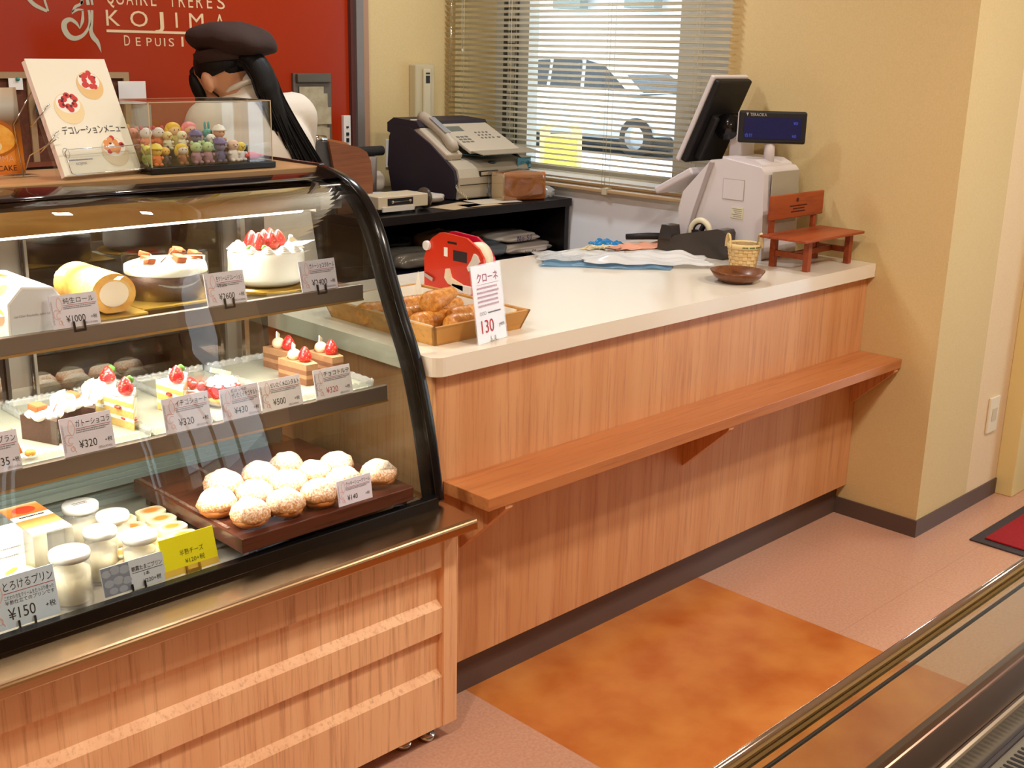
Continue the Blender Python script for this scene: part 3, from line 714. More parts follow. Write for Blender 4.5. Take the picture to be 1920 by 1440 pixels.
# ================================================================== price cards
LILAC = mat('card_lilac', '#d9d3df', .6); CARDW = mat('card_white', '#efe9ea', .6); PINKL = mat('logo_pink', '#e0a79c', .7); GRY = mat('print_grey', '#8d8690', .7); REDL = mat('rule_red', '#b0564e', .7)
def dashes(mb, x0, x1, z, h=.0018, seed=1):
    rn = random.Random(seed+int(z*9999)); x = x0
    while x < x1:
        w = rn.uniform(.0012, .0035); mb.box((x, -.0002, z), (min(x+w, x1), 0, z+h)); x += w+rn.uniform(.0004, .0012)
def logo(w, h):
    """peel-shaped outline over a double swirl"""
    k = h/.064; q = MB(); c = lambda *p: [(a*k, b*k) for a, b in p]
    def cv(pts, wd): q.stroke([(p[0], p[1]) for p in curve([(a*k, b*k, 0) for a, b in pts], 6)], wd*k)
    cv([(.017,.034),(.013,.042),(.0135,.051),(.018,.060),(.0225,.052),(.0235,.043),(.020,.035),(.017,.034)], .0009)
    cv([(.018,.033),(.009,.036),(.005,.030),(.006,.022),(.011,.018),(.016,.019)], .0012)
    cv([(.019,.030),(.013,.031),(.010,.026),(.012,.021),(.017,.021)], .0009)
    cv([(.015,.016),(.012,.012),(.014,.008),(.018,.009),(.019,.013),(.016,.016),(.018,.010),(.021,.005)], .0010)
    return q
def price_card(label, loc, w, h, title, price, sub=None, bg=None, tilt=12, rz=0, red=False, tsize=.0125, psize=.0185, small=2, tax=None, plus=True, clip=False, sub_small=None):
    c = thing('price_card', label, 'price card', loc, math.radians(rz), None, -math.radians(tilt))
    build('card', MB().box((0, 0, 0), (w, .0015, h)), bg or LILAC, c)
    M = Matrix.Translation((0, -.0004, 0)); k = h/.064
    q = MB(); tx = .025*k; mw = w-tx-.004
    zt = h-.017*k
    if sub: q.merge(text_mb(sub, .0075*k, maxw=mw*.6), Matrix.Translation((tx+.001, 0, h-.0095*k))); zt = h-.0215*k
    q.merge(text_mb(title, tsize*k, maxw=mw), Matrix.Translation((tx+.001, 0, zt)))
    if not red: q.merge(text_mb(price, psize*k, maxw=mw*.72, squash=.82), Matrix.Translation((tx+.002, 0, .010*k)))
    if plus: q.merge(text_mb('+税', .0085*k, maxw=mw*.24), Matrix.Translation((w-mw*.25-.002, 0, .013*k)))
    if sub_small:
        for i, t in enumerate(sub_small): q.merge(text_mb(t, .0058*k, maxw=mw), Matrix.Translation((tx, 0, zt-.0115*k-.0062*k*i)))
    build('lettering', q, INK, c).location = (0, -.0004, 0)
    if red:
        q = MB(); q.merge(text_mb(price, psize*k, maxw=mw*.72, squash=.82), Matrix.Translation((tx+.002, 0, .010*k))); build('price_figures', q, INKR, c).location = (0, -.0004, 0)
    q = MB().box((tx, -.0002, zt-.004*k), (w-.003, 0, zt-.0032*k)); build('rule', q, REDL, c).location = (0, -.0003, 0)
    q = MB()
    if not sub_small:
        for i in range(small): dashes(q, tx, w-.005-(i*.008), zt-.0075*k-.0032*k*i, .0016*k, 3+i)
    if tax: q.merge(text_mb(tax, .0052*k, maxw=mw*.5), Matrix.Translation((w-mw*.5, 0, .0035*k)))
    if q.v: build('small_print', q, GRY, c).location = (0, -.0004, 0)
    lg = build('logo', logo(w, h), PINKL, c); lg.location = (0, -.0004, 0)
    q = MB(); dashes(q, .008, h-.01, -.0055*k, .0024*k, 9); q.v = [(-v[2]-.001, v[1], v[0]) for v in q.v]; build('side_print', q, mat('print_pale', '#b9b2c0', .7), c).location = (0, -.0004, 0)
    if clip:
        q = MB()
        for x in (w*.40, w*.62): q.box((x, -.004, -.008), (x+.003, -.0005, .010)); 
        q.box((w*.40, -.002, -.009), (w*.62+.003, .006, -.004)); build('card_clip', q, mat('clip_dark', '#2e2c30', .3, .8), c)
    return c
RZ1, RZ2, RY1, RY2 = 1.0205, .8225, .121, .022
price_card('small lilac card priced 1000 yen in front of the cream roll cake', (-.770, RY1, RZ1), .086, .058, '純生ロール', '¥1000', tax='(税込¥1080)', clip=True)
price_card('lilac card marked 15cm in front of the tall white strawberry cake', (-.470, RY1, RZ1), .086, .062, '生クリームデコレーション', '¥2600', sub=None, tsize=.011, psize=.017, tax='(税込¥2808)', clip=True)
MB15 = text_mb('15cm', .0095); o = build('size_note', MB15, INK, [x for x in bpy.data.objects if x.name.startswith('price_card') and x.parent is None][-1]); o.location = (.027, -.0006, .0335)
price_card('lilac card priced 2400 yen at the end of the upper case shelf', (-.255, RY1, RZ1), .089, .062, 'ガトーショコラホール', '¥2400', tax='(税込¥2592)', clip=True)
price_card('lilac card priced 335 yen in front of the piped chestnut cream cake', (-.962, RY2, RZ2), .078, .066, 'モンブラン', '¥335', tax='(税込¥362)')
price_card('lilac card priced 320 yen in front of the dark chocolate cake slices', (-.812, RY2, RZ2), .091, .066, 'ガトーショコラ', '¥320', tax='(税込¥345)')
price_card('lilac card priced 320 yen in front of the strawberry shortcakes', (-.624, RY2, RZ2), .093, .064, 'イチゴショート', '¥320', tax='(税込¥345)')
price_card('lilac card priced 430 yen in front of the sliced strawberry tart', (-.507, RY2, RZ2), .083, .060, 'ぜいたくイチゴタルト', '¥430', sub='紅ほっぺの', tax='(税込¥464)')
price_card('white card priced 500 yen touching the 430 yen card', (-.422, RY2-.001, RZ2), .093, .060, 'ぜいたくメロンタルト', '¥500', bg=CARDW, tax='(税込¥540)')
price_card('pink-printed card priced 320 yen in front of the light brown chocolate tortes', (-.296, RY2, RZ2), .090, .060, 'チョコトルテ', '¥320', bg=CARDW, red=True, tax='(税込¥345)')
price_card('small lilac card priced 140 yen leaning on the sugared cream puffs', (-.307, -.060, .6215), .084, .052, 'クッキーシュークリーム', '¥140', tilt=8)
price_card('large pale blue card priced 150 yen at the case front beside the tall pudding jar', (-.985, -.031, .5722), .120, .086, 'とろけるプリン', '¥150', bg=mat('card_blue', '#c9d6e6', .6), sub_small=('こだわりの生クリームをたっぷり使った', '半熟仕立てのプリンです'), psize=.020, tsize=.0135, clip=True)
# grey photo card 220 yen
c = thing('price_card', 'pale grey card with a photo of eggs priced 220 yen', 'price card', (-.787, -.031, .5722), 0, None, -math.radians(14))
build('card', MB().box((0, 0, 0), (.118, .0015, .052)), mat('card_grey', '#c8cdd6', .6), c)
q = MB().box((.001, -.0004, .001), (.052, -.0001, .051)); ph = build('egg_photo', q, mat('photo_grey', '#7c8190', .6), c)
q = MB()
for a, b, s in ((.010,.040,.009),(.026,.043,.010),(.043,.040,.010),(.012,.022,.009),(.030,.024,.010),(.045,.020,.009),(.018,.008,.008),(.036,.007,.008)):
    q.add([(a+s*math.cos(t*PI/6), -.0006, min(.0505, max(.0012, b+s*.75*math.sin(t*PI/6)))) for t in range(12)], [tuple(range(12))[::-1]], 0)
build('egg', q, mat('photo_egg', '#9aa0ac', .6), ph)
q = MB(); q.merge(text_mb('朝霧たまごプリン', .0098, maxw=.058), Matrix.Translation((.056, -.0006, .031))); q.merge(text_mb('1本', .008), Matrix.Translation((.078, -.0006, .019))); q.merge(text_mb('¥220+税', .0095, maxw=.036), Matrix.Translation((.074, -.0006, .006)))
q.box((.056, -.0007, .0275), (.114, -.0005, .0282)); build('lettering', q, INK, c)
q = MB().box((.050, -.004, -.008), (.053, -.0005, .010)).box((.074, -.004, -.008), (.077, -.0005, .010)).box((.050, -.002, -.009), (.077, .006, -.004)); build('card_clip', q, MATS['clip_dark'], c)
# yellow card
c = thing('price_card', 'bright yellow card priced 120 yen before the small cheesecakes', 'price card', (-.672, -.031, .5722), 0, None, -math.radians(16))
build('card', MB().box((0, 0, 0), (.110, .0015, .070)), mat('card_yellow', '#f2e60c', .5), c)
build('card_foot', MB().box((0, -.0004, 0), (.110, 0, .012)), mat('card_ochre', '#e8c04a', .5), c)
q = MB(); q.merge(text_mb('半熟チーズ', .012, maxw=.048), Matrix.Translation((.036, -.0006, .033))); q.merge(text_mb('¥120+税', .011, maxw=.040), Matrix.Translation((.044, -.0006, .017))); build('lettering', q, mat('olive_ink', '#5e5b18', .7), c)
q = MB().box((.042, -.004, -.008), (.045, -.0005, .012)).box((.068, -.004, -.008), (.071, -.0005, .012)).box((.042, -.003, -.009), (.071, .006, .004)); build('card_clip', q, GOLD, c)
# white upright card among the cups
c = thing('price_card', 'white upright card standing behind the pudding cups', 'price card', (-.93, .12, .56), 0)
build('card', MB().box((0, 0, 0), (.072, .0015, .130)), PAPER, c); q = MB(); dashes(q, .02, .066, .085, .002, 2); dashes(q, .02, .06, .070, .002, 5); build('small_print', q, GRY, c).location = (0, -.0004, 0)

# ================================================================== strawberries, cakes
def strawberry_mat():
    m = mat('strawberry_red', '#c81e22', .3, spec=.5, coat=.3); nt = m.node_tree; N = nt.nodes; L = nt.links; b = N['Principled BSDF']
    tc = N.new('ShaderNodeTexCoord'); v = N.new('ShaderNodeTexVoronoi'); v.inputs['Scale'].default_value = 260; L.new(tc.outputs['Object'], v.inputs['Vector'])
    r = N.new('ShaderNodeValToRGB'); r.color_ramp.elements[0].position = .18; r.color_ramp.elements[1].position = .28
    r.color_ramp.elements[0].color = srgb('#e8b070'); r.color_ramp.elements[1].color = srgb('#cc2024'); L.new(v.outputs['Distance'], r.inputs[0]); L.new(r.outputs[0], b.inputs['Base Color'])
    bp = N.new('ShaderNodeBump'); bp.inputs['Strength'].default_value = .6; bp.inputs['Distance'].default_value = .001; L.new(v.outputs['Distance'], bp.inputs['Height']); L.new(bp.outputs[0], b.inputs['Normal'])
    return m
STRAW = strawberry_mat(); LEAF = mat('mint_leaf', '#4a8428', .6); CHOC = mat('dark_chocolate', '#3c2218', .5, var='#4a2c1e', scale=200, bump=.3, bscale=300)
COCOA = mat('cocoa_dusted', '#a4542c', .9, bump=.6, bscale=400); SPONGE = mat('sponge_yellow', '#ecc777', .8, var='#e2b862', scale=200, bump=.3, bscale=300)
def strawb(h=.032, r=.013):
    q = MB(); q.lathe([(0, 0), (r*.75, .002), (r, h*.28), (r*.88, h*.5), (r*.55, h*.78), (r*.25, h*.94), (0, h)], 14); return q
def rosette(r=.012, h=.012):
    q = MB()
    for k in range(4): q.lathe([(0, 0), (r*(1-.2*k), .0), (r*(1.02-.22*k), h*.18), (r*(.7-.18*k), h*.34), (0, h*.36)], 14, (0, 0, h*.24*k), wob=.12)
    return q
# white decorated cake
ck = thing('strawberry_cake', 'tall round white cream cake crowned with strawberries', 'cake', (-.247, .262, 1.0152))
build('cake_board', MB().lathe([(0,0),(.096,0),(.096,.003),(0,.003)], 40, (0,0,0)), GOLD, ck)
build('cream_body', MB().lathe([(0,.0031),(.080,.0031),(.081,.02),(.079,.05),(.080,.068),(.077,.076),(.07,.079),(0,.079)], 48, wob=.008), CREAM, ck, sub=1)
q = MB()
for k in range(12):
    a = k*PI/6; q.merge(rosette(.015, .013), Matrix.Translation((.064*math.cos(a), .064*math.sin(a), .076)))
build('cream_rosettes', q, CREAM, ck)
for x, y in ((-.030,-.022),(-.004,-.028),(.022,-.014),(.0,.006),(-.026,.012),(.024,.020)):
    s = build('strawberry', strawb(.036, .0165), STRAW, ck); s.location = (x, y, .080)
for x, y in ((-.058,-.030),(-.033,-.046)): build('mint_leaf', MB().ell((x,y,.086), (.008,.006,.007), 6, 4), LEAF, ck)
build('white_chocolate', MB().box((-.012,-.001,0),(.012,.001,.012),0,M4((.050,-.02,.086),.3,.2,.5)).box((-.010,-.004,0),(.010,.004,.008),0,M4((.062,.0,.088),.8,.3,.6)), mat('white_choc', '#f4ecd0', .4), ck)
# chocolate whole cake wrapped in clear film
ck = thing('chocolate_cake', 'round chocolate cake in clear film topped with cream and cocoa squares', 'cake', (-.466, .285, 1.0152))
build('cake_board', MB().prism([(-.10,-.09),(.10,-.09),(.105,-.085),(.105,.09),(-.105,.09),(-.105,-.085)], 'z', 0, .003), GOLD, ck)
build('sponge_body', MB().lathe([(0,.0031),(.079,.0031),(.080,.03),(.079,.056),(0,.056)], 48), CHOC, ck)
build('cream_top', MB().lathe([(0,.0562),(.078,.0562),(.0795,.050),(.0805,.052),(.079,.066),(.06,.072),(0,.073)], 40, wob=.012), CREAM, ck)
build('film_band', MB().lathe([(.083,.002),(.083,.086)], 48), ACRYL, ck)
q = MB()
for x, y in ((-.055,-.01),(-.02,.03),(.0,-.035),(.03,.02),(-.03,-.0)): q.merge(rosette(.018, .014), Matrix.Translation((x, y, .068)))
build('cream_rosettes', q, CREAM, ck)
for x, y, a in ((-.052,-.025,.4),(-.030,.030,1.),(.004,-.045,.2),(.030,.015,.7),(.052,-.020,.3),(.045,.030,.1)):
    build('cocoa_square', MB().box((-.011,-.011,0),(.011,.011,.012),0,M4((x,y,.076),a,.3,.2)), COCOA, ck, bevel=.002)
build('chocolate_stick', MB().cyl((-.028,-.035,.075),(.012,-.02,.098),.0012,6), CHOC, ck)
# cream roll cake, axis away from the customer
rl = thing('roll_cake', 'rolled sponge cake with a cream centre lying beside its white box', 'cake', (-.628, .255, 1.0152))
build('gold_board', MB().box((-.050,-.095,0),(.055,.10,.003)), GOLD, rl)
R0 = []; 
for k in range(28):
    a = 2*PI*k/28; R0.append((.043*math.cos(a)*(1.0), .041+.038*max(math.sin(a), -.92)))
build('sponge_roll', MB().prism(R0, 'y', -.075, .085, sm=True), mat('roll_crust', '#e2a24a', .8, var='#eab560', scale=90), rl, bevel=.003)
q = MB(); cs = [(.0285*math.cos(2*PI*k/24), .041+.024*math.sin(2*PI*k/24)) for k in range(24)]
build('cream_core', MB().prism(cs, 'y', -.0762, -.074), mat('roll_cream', '#f6e4cc', .6), rl)
q = MB(); sp = [(r_*math.cos(a)*.9, .041+r_*math.sin(a)*.8) for r_, a in [(.036-.0010*t, t*.32) for t in range(20)]]
q.stroke(sp, .006, 0, -.0755); build('sponge_swirl', q, mat('roll_swirl', '#e9c07a', .8), rl)
# white gift box with coloured dots
bx = thing('cake_box', 'white folded cake box with red, green and ochre dots', 'box', (-.79, .25, 1.0152))
prof = [(-.045,0),(.060,0),(.058,.045),(.044,.080),(-.012,.088),(-.052,.074),(-.050,.02)]
prof = [(-.048,0),(.052,0),(.050,.055),(.036,.075),(-.020,.082),(-.046,.055)]
build('carton', MB().prism(prof, 'y', -.105, .10), mat('carton_white', '#f4f2ee', .5), bx, bevel=.001)
build('end_flap', MB().prism([(p[0]*.93+.001, p[1]*.93+.002) for p in prof], 'y', -.1062, -.1052), mat('carton_grey', '#d6d5d8', .5), bx)
def dot(c, r, nrm, m, nm='dot'):
    n = Vector(nrm).normalized(); u = n.cross(Vector((0,1,0))).normalized(); w = Vector((0,1,0)); q = MB()
    q.add([Vector(c)+n*.0006+u*r*math.cos(2*PI*k/20)+w*r*1.25*math.sin(2*PI*k/20) for k in range(20)], [tuple(range(20))[::-1]], 0); build(nm, q, m, bx)
dot((.008,-.04,.0785),.014,(.125,0,1),mat('dot_red','#8c1a20',.5)); dot((-.003,.03,.0798),.014,(.125,0,1),mat('dot_ochre','#a8741c',.5)); dot((-.010,.08,.0805),.012,(.125,0,1),MATS['dot_ochre'])
dot((-.033,-.05,.0685),.014,(-.72,0,.69),mat('dot_green','#5c9c18',.5)); dot((-.0472,-.07,.028),.016,(-1,0,.03),mat('dot_orange','#e08a2a',.5)); dot((-.033,.04,.0685),.013,(-.72,0,.69),MATS['dot_ochre'])
q = text_mb('Le Clair Roulade, cake salon', .006, maxw=.07); o = build('lettering', q, GRY, bx); o.location = (-.036, -.1068, .030)
# clear lidded tub at the shelf start
cl = thing('clear_tub', 'clear plastic tub with a folded rim at the start of the upper shelf', 'tub', (-.865, .20, 1.0152))
build('tub', MB().prism([(-.035,0),(.035,0),(.028,.035),(-.028,.035)], 'y', -.05, .05), FILMW, cl, bevel=.003)

# ================================================================== slices on clear trays
TR = film('tray_plastic', (.95,.96,.93), .22, .12); MESHM = mat('tray_mesh_base', '#b9b6a4', .35, .3, bump=.8, bscale=700)
def serve_tray(loc, w, d, label, group='clear scalloped trays on the lower shelf'):
    t = thing('serving_tray', label, 'tray', loc, 0, group)
    build('base', MB().box((0, 0, 0), (w, d, .0022)), MESHM, t)
    q = MB(); n = 22
    for (side) in ('f', 'b'):
        y = 0 if side == 'f' else d
        def fn(u, v): return (u*w, y+(-.004*v if side == 'f' else .004*v), .002+v*(.014+.0018*math.sin(u*n*PI)))
        q.grid(fn, 44, 3)
    for x in (0, w):
        def fn2(u, v): return (x+(-.003 if x == 0 else .003)*v, u*d, .002+v*(.014+.0018*math.sin(u*30*PI)))
        q.grid(fn2, 44, 3)
    build('scalloped_rim', q, TR, t, solid=.001)
    return t
TZ = .8175
xs = [(-1.06,.135,'clear scalloped tray under the chestnut cream cake'),(-.915,.135,'clear scalloped tray with the dark chocolate slices'),(-.77,.125,'clear scalloped tray holding the two nearest strawberry shortcakes'),(-.635,.115,'clear scalloped tray holding the third shortcake'),(-.51,.165,'clear scalloped tray with the strawberry tart and an empty area'),(-.335,.195,'clear scalloped tray under the light brown tortes')]
for x, w, l in xs: serve_tray((x, .042, TZ), w, .33, l)
SZ = TZ+.0024
def wedge(layers, r=.085, ang=42, mats_=None):
    """cake slice: apex at the front (-y), layers of (z0, z1, material index)"""
    a = math.radians(ang/2); n = 5
    pts = [(0, 0)] + [(r*math.sin(t), r*math.cos(t)) for t in [a-2*a*i/n for i in range(n+1)]]
    q = MB()
    for z0, z1, mi in layers: q.prism(pts, 'z', z0, z1, mi)
    return q, pts
def clear_wrap(p, r, h, parent, pull=.004):
    a = math.radians(23); w = MB()
    P = [((r+pull)*math.sin(-a), (r+pull)*math.cos(-a)), (0, -pull), ((r+pull)*math.sin(a), (r+pull)*math.cos(a))]
    for i in range(2): w.add([(P[i][0],P[i][1],.001),(P[i+1][0],P[i+1][1],.001),(P[i+1][0],P[i+1][1],h),(P[i][0],P[i][1],h)], [(0,1,2,3)], 0)
    build('film_wrap', w, ACRYL, parent)
# strawberry shortcake slices
sh0 = thing('shortcake_slice', 'strawberry shortcake slice standing nearest the case glass', 'cake slice', (-.652, .088, SZ), math.radians(-10), 'strawberry shortcakes')
q, _ = wedge([(0,.014,0),(.014,.021,1),(.021,.034,0),(.034,.041,1),(.041,.050,0),(.050,.058,1)]); build('layered_sponge', q, [SPONGE, CREAM], sh0, bevel=.0015)
q = MB()
for a, b, c_ in ((-.006,.045,.0175),(.008,.060,.038),(-.013,.052,.038),(.004,.030,.0175)): q.ell((a*1.2, b-.012, c_), (.007,.012,.0032), 8, 5)
build('strawberry_filling', q, STRAW, sh0)
q = rosette(.020, .018); q.v = [(v[0], v[1]+.050, v[2]+.057) for v in q.v]; build('cream_top', q, CREAM, sh0)
s = build('strawberry', strawb(.034, .015), STRAW, sh0); s.location = (0, .038, .060)
build('mint_leaf', MB().ell((.013,.052,.082), (.008,.004,.008), 9, 5, fn=lambda p: p*(1+.25*math.sin(9*p.x+7*p.z))), LEAF, sh0)
clear_wrap(None, .085, .068, sh0)
copy_thing(sh0, (-.640, .178, SZ), math.radians(-6), 'strawberry shortcake slice standing behind the nearest one')
copy_thing(sh0, (-.545, .100, SZ), math.radians(-14), 'strawberry shortcake slice above the card for strawberry shortcakes')
# tart wedge lying and berry tart
t1 = thing('tart_slice', 'strawberry tart wedge with a white chocolate bar across it', 'cake slice', (-.478, .130, SZ), math.radians(18), 'strawberry tarts')
q, _ = wedge([(0,.012,0),(.012,.026,1)], .08, 38); build('tart_shell', q, [SPONGE, CREAM], t1, bevel=.0015)
q = MB()
for a, b in ((-.010,.062),(.012,.058),(0,.040),(.002,.022)): q.merge(strawb(.020, .011), M4((a, b, .040), 0, 1.5))
build('sliced_strawberry', q, STRAW, t1)
build('white_chocolate_bar', MB().box((-.034,-.002,0),(.034,.002,.010),0,M4((-.012,.06,.058),.25,0,.38)), MATS['white_choc'], t1)
clear_wrap(None, .08, .064, t1)
t2 = thing('berry_tart', 'round tart walled with cut strawberries and cream', 'tart', (-.440, .135, SZ), 0, 'strawberry tarts')
build('tart_shell', MB().lathe([(0,0),(.030,0),(.036,.016),(.032,.018),(0,.018)], 30), SPONGE, t2)
q = MB()
for k in range(12):
    a = 2*PI*k/12; q.merge(strawb(.030, .010), M4((.026*math.cos(a), .026*math.sin(a), .016), a, 0, .12))
build('strawberry_wall', q, STRAW, t2)
q = MB()
for k in range(8):
    a = 2*PI*k/8; q.merge(rosette(.013, .012), Matrix.Translation((.021*math.cos(a), .021*math.sin(a), .040)))
q.merge(rosette(.014, .014), Matrix.Translation((0, 0, .046))); build('cream_top', q, CREAM, t2)
build('white_chocolate_bar', MB().box((-.026,-.002,0),(.026,.002,.009),0,M4((-.004,.0,.060),.2,0,.36)), MATS['white_choc'], t2)
build('foil_cup', MB().lathe([(.031,0),(.040,.010)], 30, wob=.05), FILM, t2, solid=.0005)
# dark chocolate slices
g0 = thing('chocolate_slice', 'dark chocolate cake slice leaning by its clear wrap, tip towards the glass', 'cake slice', (-.790, .098, SZ), math.radians(-6), 'dark chocolate slices')
q, _ = wedge([(0,.044,0)], .085, 56); build('dark_sponge', q, CHOC, g0, bevel=.002)
q = MB()
for a, b, r_ in ((-.012,.040,.017),(.010,.036,.014),(.0,.060,.020),(-.020,.062,.014),(.020,.060,.014),(.0,.024,.009)): q.ell((a, b, .046), (r_, r_, .009), 9, 6, fn=lambda p: p*(1+.12*math.sin(8*p.x+11*p.y)))
build('cream_top', q, CREAM, g0)
build('cocoa_square', MB().box((-.013,-.012,0),(.013,.012,.012),0,M4((-.014,.058,.053),.5,.2,.1)), COCOA, g0, bevel=.003)
build('chocolate_stick', MB().cyl((.004,.030,.052),(.022,.046,.072),.0013,6), mat('milk_choc', '#9a6a5a', .5), g0)
q = MB(); q.grid(lambda u, v: (.030+.020*math.sin(u*7), .035+u*.04, .045+v*.030+.004*math.sin(v*9+u*12)), 10, 6); build('crumpled_film', q, FILMW, g0)
clear_wrap(None, .088, .052, g0)
copy_thing(g0, (-.705, .128, SZ), math.radians(4), 'dark chocolate cake slice with a rounded cocoa lump beside the first one')
# chestnut cream cake
mbk = thing('chestnut_cream_cake', 'small cake piped with coils of beige cream and an orange peel strip', 'cake', (-.915, .085, SZ))
q = MB()
for k in range(7):
    r_ = .036-.0042*k; q.tube([(r_*math.cos(2*PI*i/22), r_*math.sin(2*PI*i/22), .012+k*.0072) for i in range(22)], .0050, 7, True)
q.lathe([(0,0),(.034,0),(.034,.012),(0,.055)], 20); build('cream_coils', q, mat('chestnut_cream', '#efe0c8', .6), mbk)
build('orange_peel', MB().box((-.008,-.002,0),(.008,.002,.048),0,M4((.048,-.004,.006),-.2,0,-.28)), mat('orange_peel', '#e07b2a', .4), mbk, bevel=.001)
build('zest_flower', MB().ell((.062,-.020,.010), (.010,.010,.006), 8, 5), mat('zest', '#e8a840', .5), mbk)
# light brown tortes
LB = mat('torte_brown', '#b98a62', .7, var='#b0805a', scale=90); LB2 = mat('torte_layer', '#8e5f42', .8, bump=.4, bscale=300)
k0 = thing('torte_slice', 'light brown chocolate torte slice in the middle of its tray', 'cake slice', (-.235, .168, SZ), math.radians(84), 'light brown tortes')
q = MB(); 
for z0, z1, mi in ((0,.014,1),(.014,.022,0),(.022,.032,1),(.032,.045,0)): q.prism([(-.042,-.020),(.044,-.028),(.044,.028),(-.042,.008)], 'z', z0, z1, mi)
build('layered_sponge', q, [LB, LB2], k0, bevel=.0012)
q = MB().ell((.016,.004,.055), (.014,.014,.013), 14, 9); build('cream_ball', q, mat('peach_cream', '#efc8a6', .5), k0)
s = build('strawberry', strawb(.034, .015), STRAW, k0); s.location = (-.012, -.006, .044)
build('chocolate_plate', MB().box((-.001,-.017,0),(.001,.017,.014),0,M4((.026,.0,.062),.9,.4,0)), MATS['white_choc'], k0)
build('paper_flag', MB().box((-.0006,-.006,0),(.0006,.006,.024),0,M4((.034,.010,.045),.5,.5,-.4)), GOLD, k0)
q = MB(); q.grid(lambda u, v: (-.046+u*.09, -.030+.002*math.sin(u*60), v*.012), 30, 2); build('paper_case', q, FILMW, k0)
copy_thing(k0, (-.205, .272, SZ), math.radians(84), 'light brown chocolate torte slice standing at the back of the tray')
copy_thing(k0, (-.157, .182, SZ), math.radians(82), 'light brown chocolate torte slice closest to the case end')

# ================================================================== cream puffs on the wooden board
pt = thing('puff_board', 'dark brown wooden serving board on feet inside the case', 'board', (-.335, .145, .5597))
DW = wood('dark_wood', '#4a2418', '#5c3020', '#2c140c', .3, (.05,1,1), 60, coat=.2)
build('top', MB().box((-.53, -.062, .588), (-.115, .36, .618)), DW, pt, world=True, bevel=.002)
for x, y in ((-.51,-.05),(-.145,-.05),(-.51,.33),(-.145,.33)): build('foot', MB().box((x, y, .5597), (x+.02, y+.02, .588)), DW, pt, world=True)
build('carved_line', MB().box((-.524,.0,.618),(-.516,.355,.6188)).box((-.40,.12,.618),(-.39,.355,.6188)), mat('carving_dots', '#8a6a58', .6, var='#3a1c14', scale=400), pt, world=True)
def puff_mat():
    m = mat('puff_crust', '#c98a4c', .8, bump=1.0, bscale=170); nt = m.node_tree; N = nt.nodes; L = nt.links; b = N['Principled BSDF']
    tc = N.new('ShaderNodeTexCoord'); sp = N.new('ShaderNodeSeparateXYZ'); L.new(tc.outputs['Object'], sp.inputs[0])
    n = N.new('ShaderNodeTexNoise'); n.inputs['Scale'].default_value = 260; n.inputs['Detail'].default_value = 4; L.new(tc.outputs['Object'], n.inputs['Vector'])
    a = N.new('ShaderNodeMath'); a.operation = 'MULTIPLY_ADD'; a.inputs[1].default_value = .09; L.new(n.outputs['Fac'], a.inputs[0]); L.new(sp.outputs[2], a.inputs[2])
    r = N.new('ShaderNodeValToRGB'); e = r.color_ramp.elements; e[0].position = .064; e[1].position = .098; e[0].color = srgb('#c48446'); e[1].color = srgb('#f5e9d8')
    L.new(a.outputs[0], r.inputs[0]); L.new(r.outputs[0], b.inputs['Base Color']); return m
PUFF = puff_mat()
def puff_fn(p):
    k = 1+.035*math.sin(7*p.x+3*p.y)+.03*math.sin(9*p.y-4*p.z+1)+.02*math.sin(15*p.x+13*p.z)
    return Vector((p.x*k, p.y*k, (p.z*k if p.z > 0 else p.z*.55)))
pf0 = thing('cream_puff', 'sugar-dusted cream puff at the corner of the board by the yellow card', 'cream puff', (-.480, -.012, .6195), 0, 'cream puffs on the wooden board')
build('crust', MB().ell((0, 0, .021), (.0385, .0385, .031), 28, 16, fn=puff_fn), PUFF, pf0)
build('base_crust', MB().lathe([(0,0),(.026,0),(.034,.008),(.036,.016),(0,.016)], 24), mat('puff_base', '#b87238', .8, bump=.5, bscale=200), pf0)
puffs = [(-.500,.075,'cream puff just behind the corner puff'),(-.402,-.014,'second cream puff along the front edge of the board'),(-.322,-.016,'third cream puff along the front edge, beside the 140 yen card'),
 (-.243,.010,'cream puff directly behind the 140 yen card'),(-.166,-.005,'cream puff alone at the end of the board nearest the case frame'),
 (-.420,.066,'cream puff behind the second front puff'),(-.340,.066,'cream puff behind the third front puff'),(-.262,.088,'cream puff in the middle of the cluster'),
 (-.440,.150,'cream puff at the rear corner over the board carving'),(-.356,.150,'cream puff in the back row next to the corner one'),(-.276,.168,'cream puff in the back row towards the case end'),(-.196,.100,'cream puff behind the lone end puff')]
random.seed(11)
for x, y, l in puffs: copy_thing(pf0, (x, y, .6195), random.random()*6, 'sugar-dusted '+l, scale=random.uniform(.95, 1.05))

# ================================================================== puddings and cheesecakes on the deck
def jar(label, loc, h=.085, r=.030, group='tall pudding jars', cap=True, sc=1):
    j = thing('pudding_jar', label, 'pudding jar', loc, 0, group)
    build('custard', MB().lathe([(0,.004),(r*.93,.004),(r*.95,h*.7),(0,h*.7)], 26), ramp_mat('custard_caramel', [(0,'#3a1a14'),(.10,'#3a1a14'),(.14,'#f2dfae'),(1,'#f7ebc8')], 'Z', 0, .06, .5), j)
    build('glass_wall', MB().lathe([(0,0),(r,0),(r,h*.78),(r*.9,h*.9),(r*.88,h)], 28), FILM, j, solid=.001)
    if cap: build('lid', MB().lathe([(0,h-.004),(r*1.0,h-.004),(r*1.02,h+.006),(r*.98,h+.009),(0,h+.009)], 28), PAPER, j)
    return j
jar('tall pudding jar standing before the orange-labelled box', (-.822, .018, .5598), .088, .034)
jar('tall pudding jar with dark caramel base just behind the egg photo card', (-.742, .068, .5598), .09, .029)
jar('pudding jar with printed crest behind the egg photo card', (-.686, .030, .5598), .078, .031)
